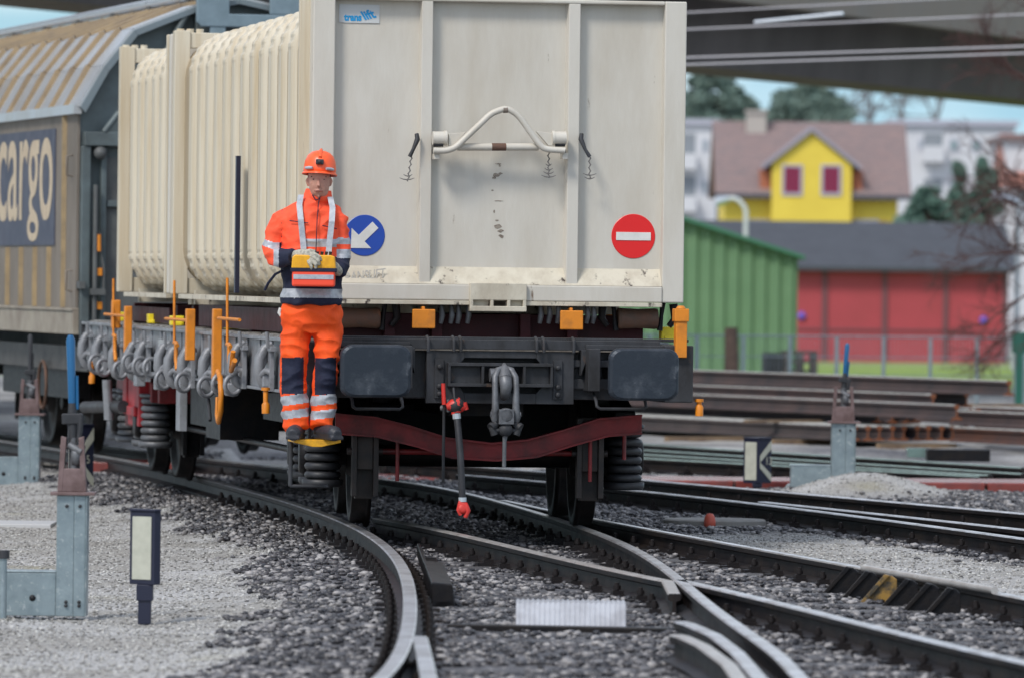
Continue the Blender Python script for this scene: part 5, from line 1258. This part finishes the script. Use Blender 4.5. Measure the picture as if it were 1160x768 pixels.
a=D(828,371,108); m=MB(); m.tube([(0,0,-.5),(.02,0,.4),(0,0,a.z+.0)],[.12,.115,.10],10); o=m.build('wooden_post',mat('post_brown',(.07,.045,.035),.8,0,(.12,.08,.06),9)); o.location=(a.x,a.y,0); tag(o,'thick dark brown wooden post in front of the green shed','post')
# pallets
for i,(xa_,xb_,yt,yb) in enumerate(((864,884,399,421),(886,925,397,421))):
    b=D((xa_+xb_)/2,yb,122); t=D((xa_+xb_)/2,yt,122); w_=(xb_-xa_)/FPX*122; z=gz_at(b.x,122); m=MB(); H2=t.z-z; n=5
    for k in range(n):
        zz=z+H2*k/n; h=H2/n; m.box(-w_/2,w_/2,-.4,.4,zz+h*.72,zz+h*.98)
        for x in (-w_/2,-.06,w_/2-.12): m.box(x,x+.12,-.4,.4,zz,zz+h*.72)
    o=m.build('pallet_stack',mat('pallet%d'%i,[(.10,.10,.10),(.22,.17,.13)][i],.8,0,(.09,.08,.07),6)); o.location=(b.x,122,0); tag(o,['narrow dark grey pallet stack before the green shed','wider brown pallet stack before the red shed corner'][i],'pallets','pallet stacks')
# green shed
GY=150; gs=empty('green_shed',(D(700,400,GY).x,GY,0),0,'green corrugated metal shed at the right of the container','shed')
gm=mat('green_sheet',(.15,.26,.14),.6,0,(.125,.23,.12),1.2,(.35,.7)); ox=gs.location.x
er=D(904,291,GY); ex=er.x-ox; ez_=er.z; wl_=9.0; sl_=.31; zb__=-1.0
m=MB(); pts=[(ex-2*wl_,zb__),(ex,zb__),(ex,ez_),(ex-wl_,ez_+wl_*sl_),(ex-2*wl_,ez_)]; m.prism(pts,0.02,14); m.build('shed_body',gm,gs)
m=MB(); k=0; x=ex
while x>ex-2*wl_+.3:
    zt0=ez_+(ex-x)*sl_ if x>ex-wl_ else ez_+(x-(ex-2*wl_))*sl_
    m.prism([(x-.24,0.018),(x-.19,-.03),(x-.10,-.03),(x-.05,.018)],zb__,zt0-.04,axis='z'); x-=.30
m.build('corrugation',gm,gs)
m=MB(); m.prism([(ex+.15,ez_-.06),(ex+.15,ez_+.02),(ex-wl_,ez_+wl_*sl_+.10),(ex-wl_,ez_+wl_*sl_-.0)],-.25,14.2); m.prism([(ex-2*wl_-.15,ez_-.06),(ex-2*wl_-.15,ez_+.02),(ex-wl_,ez_+wl_*sl_+.10),(ex-wl_,ez_+wl_*sl_-.0)],-.25,14.2); m.build('roof',mat('green_roof',(.06,.20,.12),.5),gs)
# red shed
RY=230; b0=D(880,404,RY); b1=D(1141,407,RY); rs=empty('red_shed',(b0.x,RY,0),0,'long low red shed with dark grey roof in front of the yellow house','shed'); Wd=b1.x-b0.x
zr0=-1.25; ze=D(1000,306,RY).z; zrd=D(1000,257,RY+7).z
m=MB(); m.box(-8,Wd,0,12,zr0,ze); m.build('walls',mat('shed_red',(.42,.055,.07),.6,0,(.36,.05,.06),.6,(.35,.7)),rs)
m=MB(); m.prism([(-.5,ze-.05),(7,zrd),(12.4,ze-.05),(12.4,ze+.12),(7,zrd+.15),(-.5,ze+.08)],-8.3,Wd+.35,axis='x'); m.build('roof',mat('slate',(.052,.056,.066),.6,0,(.04,.043,.05),1.2,(.4,.7)),rs)
m=MB(); 
for px in (934,1002,1071,1138): x=D(px,350,RY).x-b0.x; m.box(x-.09,x+.09,-.06,.0,zr0,ze)
m.box(-8,Wd,-.05,.0,zr0,zr0+.25); m.box(-8,Wd,-.045,.0,-.35+.4,-.35+.46); build_each(m,'wall_post',mat('maroon_post',(.16,.06,.07),.6),rs)
for i,(px,py) in enumerate(((908,358),(1114,363))): a=D(px,py,RY); m=MB(); m.lathe([(.13,0),(.13,.02)],20,T=Matrix.Translation((a.x-b0.x,-.07,a.z))@Matrix.Rotation(R(90),4,'X')); m.build('round_notice',mat('notice%d'%i,(.16,.10,.55),.5),rs)
# yellow house
HY=300; hx0=D(820,300,HY).x; hx1=D(1016,300,HY).x; hc=(hx0+hx1)/2; hs_=empty('yellow_house',(hc,HY,0),0,'yellow house with red tiled roof, gabled dormer and two dark red shuttered windows','house')
hw=(hx1-hx0)/2; he=D(900,220,HY).z; hr=D(900,142,HY+4.5).z
yel=mat('house_yellow',(.76,.58,.07),.7,0,(.70,.52,.06),1,(.4,.7)); tile=mat('roof_tile',(.22,.14,.13),.75,0,(.14,.115,.12),2.0,(.35,.65),.6,4,(.4,1,5)); trimw=mat('trim_grey',(.42,.42,.48),.6); wine=mat('shutter_wine',(.20,.012,.05),.6)
m=MB(); m.box(-hw,hw,0,9,-2,he); m.prism([(0.02,he),(4.5,hr-.25),(8.98,he)],-hw,hw,axis='x'); m.build('walls',yel,hs_)
m=MB(); 
for a,b in (((-.6,he-.15),(4.5,hr)),((9.6,he-.15),(4.5,hr))): m.prism([a,b,(b[0],b[1]+.14),(a[0],a[1]+.14)],-hw-.45,hw+.55,axis='x')
rf=m.build('roof',tile,hs_)
m=MB()
nrow=22
for k in range(nrow):
    f=k/nrow; y=-.6+5.1*f; z=he-.15+.14+(hr-he+.15)*f; m.prism([(y,z),(y+.02,z+.05),(y+.25,z+.10),(y+.10,z+.06)],-hw-.44,hw+.54,axis='x')
m.build('tile_courses',mat('tile_edge',(.33,.24,.22),.75,0,(.22,.18,.18),3),rf)
m=MB(); m.box(-hw-.5,hw+.6,-.72,-.58,he-.22,he-.02); m.build('gutter',mat('gutter_dark',(.06,.065,.08),.5),hs_)
a=D(857,130,HY+4); m=MB(); m.box(a.x-hc-.45,a.x-hc+.42,3.6,4.4,hr-.6,a.z+.05); m.box(a.x-hc-.5,a.x-hc+.47,3.5,4.5,a.z+.05,a.z+.18); m.build('chimney',mat('chim',(.42,.38,.34),.8),rf)
# dormer
dm=empty('dormer',(0,0,0)); dm.parent=hs_
dx0=D(874,200,HY-.3).x-hc; dx1=D(964,200,HY-.3).x-hc; da=D(919,150,HY-.3); dez=D(900,186,HY-.3).z; dcx=da.x-hc
m=MB(); m.prism([(dx0,-2),(dx1,-2),(dx1,dez),(dcx,da.z),(dx0,dez)],-.76,4.2); m.build('dormer_wall',yel,dm)
m=MB()
for s,ex_ in ((-1,dx0-.42),(1,dx1+.42)):
    m.prism([(ex_,dez-.28),(dcx,da.z+.02),(dcx,da.z+.22),(ex_,dez-.08)],-1.0,4.4)
m.build('dormer_roof',mat('dormer_slate',(.30,.28,.32),.6),dm)
m=MB(); m.box(dx0-.5,dx0-.005,-.28,3,he-.1,dez-.25); m.box(dx1+.005,dx1+.5,-.28,3,he-.1,dez-.25); build_each(m,'dormer_cheek',mat('cheek',(.38,.13,.07),.8),dm)
for px in (897.5,941.5):
    a=D(px-12,222,HY-.76); b=D(px+12,187,HY-.76); m=MB(); x0_,x1_=a.x-hc,b.x-hc; t_=.10
    m.box(x0_,x1_,-.82,-.761,a.z,a.z+t_*1.2); m.box(x0_,x1_,-.82,-.761,b.z-t_,b.z); m.box(x0_,x0_+t_,-.819,-.761,a.z+t_*1.2,b.z-t_); m.box(x1_-t_,x1_,-.819,-.761,a.z+t_*1.2,b.z-t_); f=m.build('window',trimw,hs_)
    m=MB(); m.box(x0_+t_,x1_-t_,-.80,-.762,a.z+t_*1.2,b.z-t_); m.box(dcx,dcx+.001,0,0.001,he,he+.001) if False else None; m.build('shutter',wine,f)
for px in (857,918,981):
    a=D(px,262,HY); z1_=D(px,249,HY).z; m=MB(); m.box(a.x-hc-.55,a.x-hc+.55,-.05,-.001,z1_-1.1,z1_); m.build('window',trimw,hs_); m=MB(); m.box(a.x-hc-.95,a.x-hc-.56,-.04,-.001,z1_-1.1,z1_-.08); m.box(a.x-hc+.56,a.x-hc+.95,-.04,-.001,z1_-1.1,z1_-.08); build_each(m,'shutter',wine,hs_)
# apartment blocks
apw=mat('apartment_white',(.62,.62,.63),.8,0,(.56,.56,.58),.5); apd=mat('balcony_shade',(.22,.24,.26),.6); apg=mat('apt_window',(.22,.30,.30),.35)
def block(name,px0,px1,pyt,Y,label,wins,dep=12,roofc=None,balc=()):
    a=D(px0,pyt,Y); b=D(px1,pyt,Y); cx_=(a.x+b.x)/2; r=empty(name,(cx_,Y,0),0,label,'apartment block'); hw_=(b.x-a.x)/2
    m=MB(); m.box(-hw_,hw_,0,dep,-3,a.z); m.build('walls',apw,r); m=MB(); m.box(-hw_-.2,hw_+.2,-.3,dep+.2,a.z,a.z+.3); m.build('roof',roofc or trimw,r)
    for x0_,y0_,x1_,y1_ in wins:
        p=D(x0_,y1_,Y); q_=D(x1_,y0_,Y); m=MB(); m.box(p.x-cx_,q_.x-cx_,-.06,-.001,p.z,q_.z); f=m.build('window',trimw,r); m=MB(); m.box(p.x-cx_+.1,q_.x-cx_-.1,-.075,-.061,p.z+.1,q_.z-.1); m.build('pane',apg,f)
    for x0_,y0_,x1_,y1_ in balc:
        p=D(x0_,y1_,Y); q_=D(x1_,y0_,Y); m=MB(); m.box(p.x-cx_,q_.x-cx_,-.02,-.001,p.z,q_.z); m.build('balcony_shade_panel',apd,r); m=MB(); m.box(p.x-cx_-.05,q_.x-cx_+.05,-.9,-.022,p.z-.1,p.z+.75); m.build('balcony_front',apw,r)  # flat dark sheet on the wall paints the shade behind each balcony
block('apartment_block',740,812,141,380,'white apartment block left of the yellow house',[(795,158,802,172),(795,205,802,220),(806,158,811,172)],balc=[(760,152,788,190),(760,200,788,238)])
block('apartment_block',1012,1150,142,370,'white apartment block with balconies right of the yellow house',[(1075,158,1086,172),(1100,158,1112,172),(1040,158,1046,170),(1075,205,1086,220)],balc=[(1046,152,1068,182),(1046,203,1068,238)],roofc=trimw)
block('apartment_block',1141,1330,160,340,'building with orange tiled roof cut by the right edge',[(1152,215,1165,232)],roofc=tile)
m=MB(); a=D(1141,212,339); b=D(1330,212,339); t=D(1141,152,345); m.prism([(-1,a.z),(6,t.z),(13,a.z)],a.x,b.x,axis='x'); o=m.build('roof',mat('orange_tile',(.40,.17,.12),.75,0,(.30,.13,.10),2)); o.location=(0,339,0); o.parent=None
for x in C.objects:
    if x.name.startswith('apartment_block') and x.get('label','').startswith('building with orange'): o.parent=x; o.location=(-x.location.x,-1,0); break
# street lamps
def lamp(px,pyt,pyb,Y,label,arm,r_=.06):
    b=D(px,pyb,Y); t=D(px,pyt,Y); z=gz_at(b.x,Y); r=empty('street_lamp',(b.x,Y,z),0,label,'street lamp'); h=t.z-z
    m=MB(); k=Y/FPX
    if arm: m.tube([(0,0,0),(0,0,h-14*k),(-3*k,0,h-8*k),(-9*k,0,h-2*k),(-16*k,0,h),(-24*k,0,h-2*k)],r_,8)
    else: m.tube([(0,0,0),(0,0,h)],r_,8)
    m.build('pole',mat('pole_white'+str(px),(.6,.62,.62),.5),r); m=MB(); m.tube([(-20*k,0,h-1*k),(-34*k,0,h-5*k)] if arm else [(0,0,h-.1),(-.5,0,h)],[.10,.16] if arm else .1,8); m.build('lamp_head',silver,r)
lamp(843,225,400,200,'white curved street lamp rising before the yellow house',True,.07)
lamp(1151,222,430,130,'thin pale pole at the right edge behind the bare branches',False,.055)
# parked car at the right edge
b=D(1160,400,180); cr_=empty('parked_car',(b.x+1.7,180,gz_at(b.x,180)),0,'pale car with green windows parked at the far right edge','car'); zc_=D(1160,395,180).z-cr_.location.z
m=MB(); z_=0; P=[(-2,.25),(2,.25),(2,.7),(1.8,.85),(1.0,.95),(.55,1.4),(-.9,1.42),(-1.6,.95),(-2,.85)]; m.prism(P,-.8,.8); cb=m.build('body',mat('car_white',(.6,.65,.66),.3),cr_,.06)
m=MB(); m.prism([(.92,.93),(.5,1.34),(-.85,1.36),(-1.45,.93)],-.81,.81); m.build('windows',mat('car_glass',(.03,.14,.11),.15),cr_)
for x in(-1.25,1.25):
    m=MB(); m.lathe([(.1,-.82),(.3,-.82),(.3,.82),(.1,.82)],20,T=Matrix.Translation((x,0,.3))@Matrix.Rotation(R(90),4,'X')); m.build('wheel',rubber,cr_)
cr_.location.z=D(1160,370,180).z-1.42
m=MB(); a=D(1155,372,112); m.box(-.06,.06,-.06,.06,-.4,D(1155,376,112).z); m.box(-.12,.12,-.02,.02,D(1155,400,112).z,D(1155,376,112).z); o=m.build('green_post',mat('green_post',(.01,.10,.07),.5)); o.location=(a.x,112,0); tag(o,'dark green post in the fence line at the right edge','post')

# ------------------------------------------------------------------ viaduct
A_=O+ray(775,83)*((5.35-CH)/ray(775,83).z); B_=O+ray(1160,121)*((5.35-CH)/ray(1160,121).z)
dv=(B_-A_); dv.z=0; dv.normalize(); nn_=Vector((dv.y,-dv.x,0))   # toward the camera/right side
vd=empty('road_viaduct',A_,math.atan2(dv.y,dv.x),'wide concrete road viaduct crossing overhead behind the train','bridge')
# local: +x along bridge, +y left of direction; camera side is -y
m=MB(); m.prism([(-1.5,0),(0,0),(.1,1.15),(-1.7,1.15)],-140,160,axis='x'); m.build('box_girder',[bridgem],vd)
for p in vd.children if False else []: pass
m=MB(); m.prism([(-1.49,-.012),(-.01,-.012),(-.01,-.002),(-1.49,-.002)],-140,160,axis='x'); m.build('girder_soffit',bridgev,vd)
m=MB(); m.prism([(-3.0,1.28),(-1.7,1.155),(.1,1.155),(4,1.5),(4,1.8),(-3.0,1.8)],-140,160,axis='x'); m.build('deck_slab',bridgem,vd)
m=MB(); m.prism([(-3.3,.98),(-3.005,.98),(-3.005,2.7),(-3.3,2.7)],-140,160,axis='x'); m.prism([(4.005,1.4),(4.3,1.4),(4.3,2.8),(4.005,2.8)],-140,160,axis='x'); build_each(m,'parapet',mat('parapet',(.24,.205,.165),.8,0,(.22,.20,.17),1,(.4,.7),.2,10,(1,1,.4)),vd)
for i,x in enumerate((-95,62)):
    m=MB(); m.prism([(-.9,-7.0),(.9,-7.0),(1.2,-.013),(-1.2,-.013)],-1.4,-.1,T=Matrix.Translation((x,0,0))); m.build('pier',bridgem,vd,.05)
# catenary wires
wl=['highest','second','third','lowest']
for i,(ya_,yb_,Y) in enumerate(((15,-6,100),(34,17,102),(66,53,96),(74,61,96.5))):
    a=D(775,ya_,Y); b=D(1160,yb_,Y-1); d=(b-a); m=MB(); m.tube([a-d*1.2,b+d*.3],.016 if i else .014,6); o=m.build('overhead_wire',mat('wire%d'%i,(.42,.41,.43),.5,.3)); tag(o,wl[i]+' of four pale overhead wires in front of the viaduct','wire','overhead wires')
a=D(855,26,101); b=D(955,16,100.5); m=MB(); m.tube([a,b],.03,8); o=m.build('wire_tensioner',silver); tag(o,'short bright rod fixed along the overhead wires','rod')

# ------------------------------------------------------------------ vegetation
leafhaze=mat('leaf_hazed',(.12,.185,.155),.7,0,(.16,.215,.17),1.5,(.4,.65)); leafg=mat('leaf_teal',(.10,.19,.15),.7,0,(.13,.21,.16),1.5,(.4,.65)); bark=mat('bark',(.07,.05,.04),.9); twigm=mat('twig_red_brown',(.085,.042,.036),.9)  # pine green lightened and greyed to carry distance haze in the colour
def leaves(mb,c,rad,n,size):
    for _ in range(n):
        v=Vector((rng.normal(),rng.normal(),rng.normal())); v.normalize(); rr=rng.random()**.4; p=c+Vector((v.x*rad.x,v.y*rad.y,v.z*rad.z))*rr
        a=Vector((rng.normal(),rng.normal(),rng.normal())).normalized()*size*(.6+.8*rng.random()); b=a.cross(Vector((rng.normal(),rng.normal(),rng.normal()))).normalized()*size*(.4+.6*rng.random())
        mb.add([p-a,p+b,p+a,p-b],[(0,1,2,3)])
def tree(px,pyt,pyb,wpx,Y,label,leaf,n=40,size=.25,flat=.5,trunk=True,group=None,nl=70):
    b=D(px,pyb,Y); t=D(px,pyt,Y); k=Y/FPX; z0=gz_at(b.x,Y)-1; r=empty('conifer_tree',(b.x,Y,z0),0,label,'tree',group); H=t.z-z0; W_=wpx*k/2; zb=b.z-z0
    m=MB(); m.tube([(0,0,0),(.1,0,H*.5),(0,0,H*.95)],[.3,.2,.05],8)
    cl_=[]
    for i in range(n):
        f=rng.random(); z=zb+(H-zb)*f; w2=W_*(1-f*.75)*(.5+.6*rng.random()); a=rng.random()*6.28; p=Vector((math.cos(a)*w2,math.sin(a)*w2,z)); cl_.append((p,W_*.32*(1.1-f*.6)))
        m.tube([(0,0,max(z-w2*.35,.5)),p*.5+Vector((0,0,z*.5-w2*.1)),p],[.08,.05,.02],5)
    m.build('trunk',bark,r); m=MB()
    for p,s in cl_: leaves(m,p,Vector((s,s,s*flat))*1.25,nl,size)
    m.build('crown',leaf,r)
tree(815,84,145,88,420,'rounded dark pine behind the left white apartment block',leafhaze,46,.17,.6,nl=150)
tree(912,100,140,120,430,'broad flat pine crown above the tiled roof of the yellow house',leafhaze,48,.17,.5,nl=150)
tree(790,86,140,60,440,'dark pine crown touching the container edge',leafhaze,30,.17,.6,nl=130)
tree(1085,185,262,44,260,'narrow green conifer in front of the right apartment block',leafg,30,.10,.9,nl=140)
tree(1118,178,268,52,255,'larger green conifer behind the bare reddish branches',leafg,34,.10,.9,nl=140)
tree(1050,215,262,60,250,'low green bush at the foot of the right apartment block',leafg,30,.10,.8,nl=130)
def bare(px,py,Y,label,L0,dirs,depth=5,mat_=twigm,r0_=.05,nm='bare_tree',seed=1,spread=.55,grp=None,base=None):
    rr=random.Random(seed); b=D(px,py,Y); r=empty(nm,b,0,label,'tree',grp); m=MB()
    def grow(p,d,L,rad,dep):
        q_=[p]; n=4
        for i in range(n):
            d=(d+Vector((rr.gauss(0,.14),rr.gauss(0,.14),rr.gauss(0,.14)))).normalized(); q_.append(q_[-1]+d*L/n)
        m.tube(q_,[rad*(1-.45*i/n) for i in range(n+1)],5 if dep<3 else 4)
        if dep==0: return
        for i in range(rr.choice((3,3,4))):
            j=rr.randint(1,n); ax=Vector((rr.gauss(0,1),rr.gauss(0,1)*.6,rr.gauss(0,1)*.8)).normalized(); nd=(d+ax*spread*1.4).normalized(); grow(q_[j],nd,L*(.55+.25*rr.random()),rad*.6,dep-1)
    for d in dirs: grow(Vector((0,0,0)) if len(d)==3 else Vector(d[3]),Vector(d[:3]).normalized(),L0,r0_,depth)
    if base is not None: m.tube([(0,0,0),base],r0_*2.5,8)
    m.build('branches',mat_,r); return r
# bare reddish tree outside the right edge whose boughs reach into the frame
Yb=100; k=Yb/FPX
bt=bare(1205,440,Yb,'bare reddish brown tree reaching in from the right edge',0.95,[(-1,.05,.12,(0,0,1.9)),(-1,-.1,.0,(0,0,2.45)),(-1,.1,.25,(0,0,2.9)),(-1,0,-.1,(0,0,1.5)),(-.9,0,-.25,(0,0,1.2)),(-.8,.1,.5,(0,0,3.6)),(-.9,-.1,.3,(0,0,4.2)),(-.8,.1,-.1,(0,0,3.1)),(-.9,0,-.15,(0,0,2.1)),(-.3,0,1,(0,0,4.5))],5,twigm,.022,'bare_tree',5,.42)
b=D(1205,440,Yb); m=MB(); m.tube([(0,0,-1.5),(0.03,0,2),(0,0,4.8)],[.12,.09,.04],8); m.build('trunk',bark,bt)
for i,(px,Y) in enumerate(((985,470),(1020,480),(1060,465),(950,475))):
    bare(px,140,Y,'hazy bare tree behind the houses, '+['above the right end of the tiled roof','between roof and right apartment block','over the right apartment block','just right of the broad pine'][i],2.2,[(0,0,1),(.3,0,1),(-.3,0,.9)],3,mat('hazed_twig%d'%i,(.16,.15,.15),.9),.10,'bare_tree',20+i,.5,'hazy bare trees on the skyline',base=(0,0,-9))  # pale grey twigs hold the distance haze in their colour
# low wooded hills far away
m=MB(); n=60; vs=[]
for j in range(3):
    for i in range(n+1):
        x=-900+1800*i/n; h=[-5,26+14*math.sin(x*.006+1)+7*math.sin(x*.023),-5][j]; vs.append((x,[1500,1900,2500][j],h))
m.add(vs,[(j*(n+1)+i,j*(n+1)+i+1,(j+1)*(n+1)+i+1,(j+1)*(n+1)+i) for j in range(2) for i in range(n)],0,True)
o=m.build('hills',mat('hill_haze_blue',(.13,.22,.27),.9,0,(.17,.26,.31),.02)); tag(o,'low wooded hills on the horizon',None,None,'structure')  # blue of distant haze put into the colour of the wooded slopes
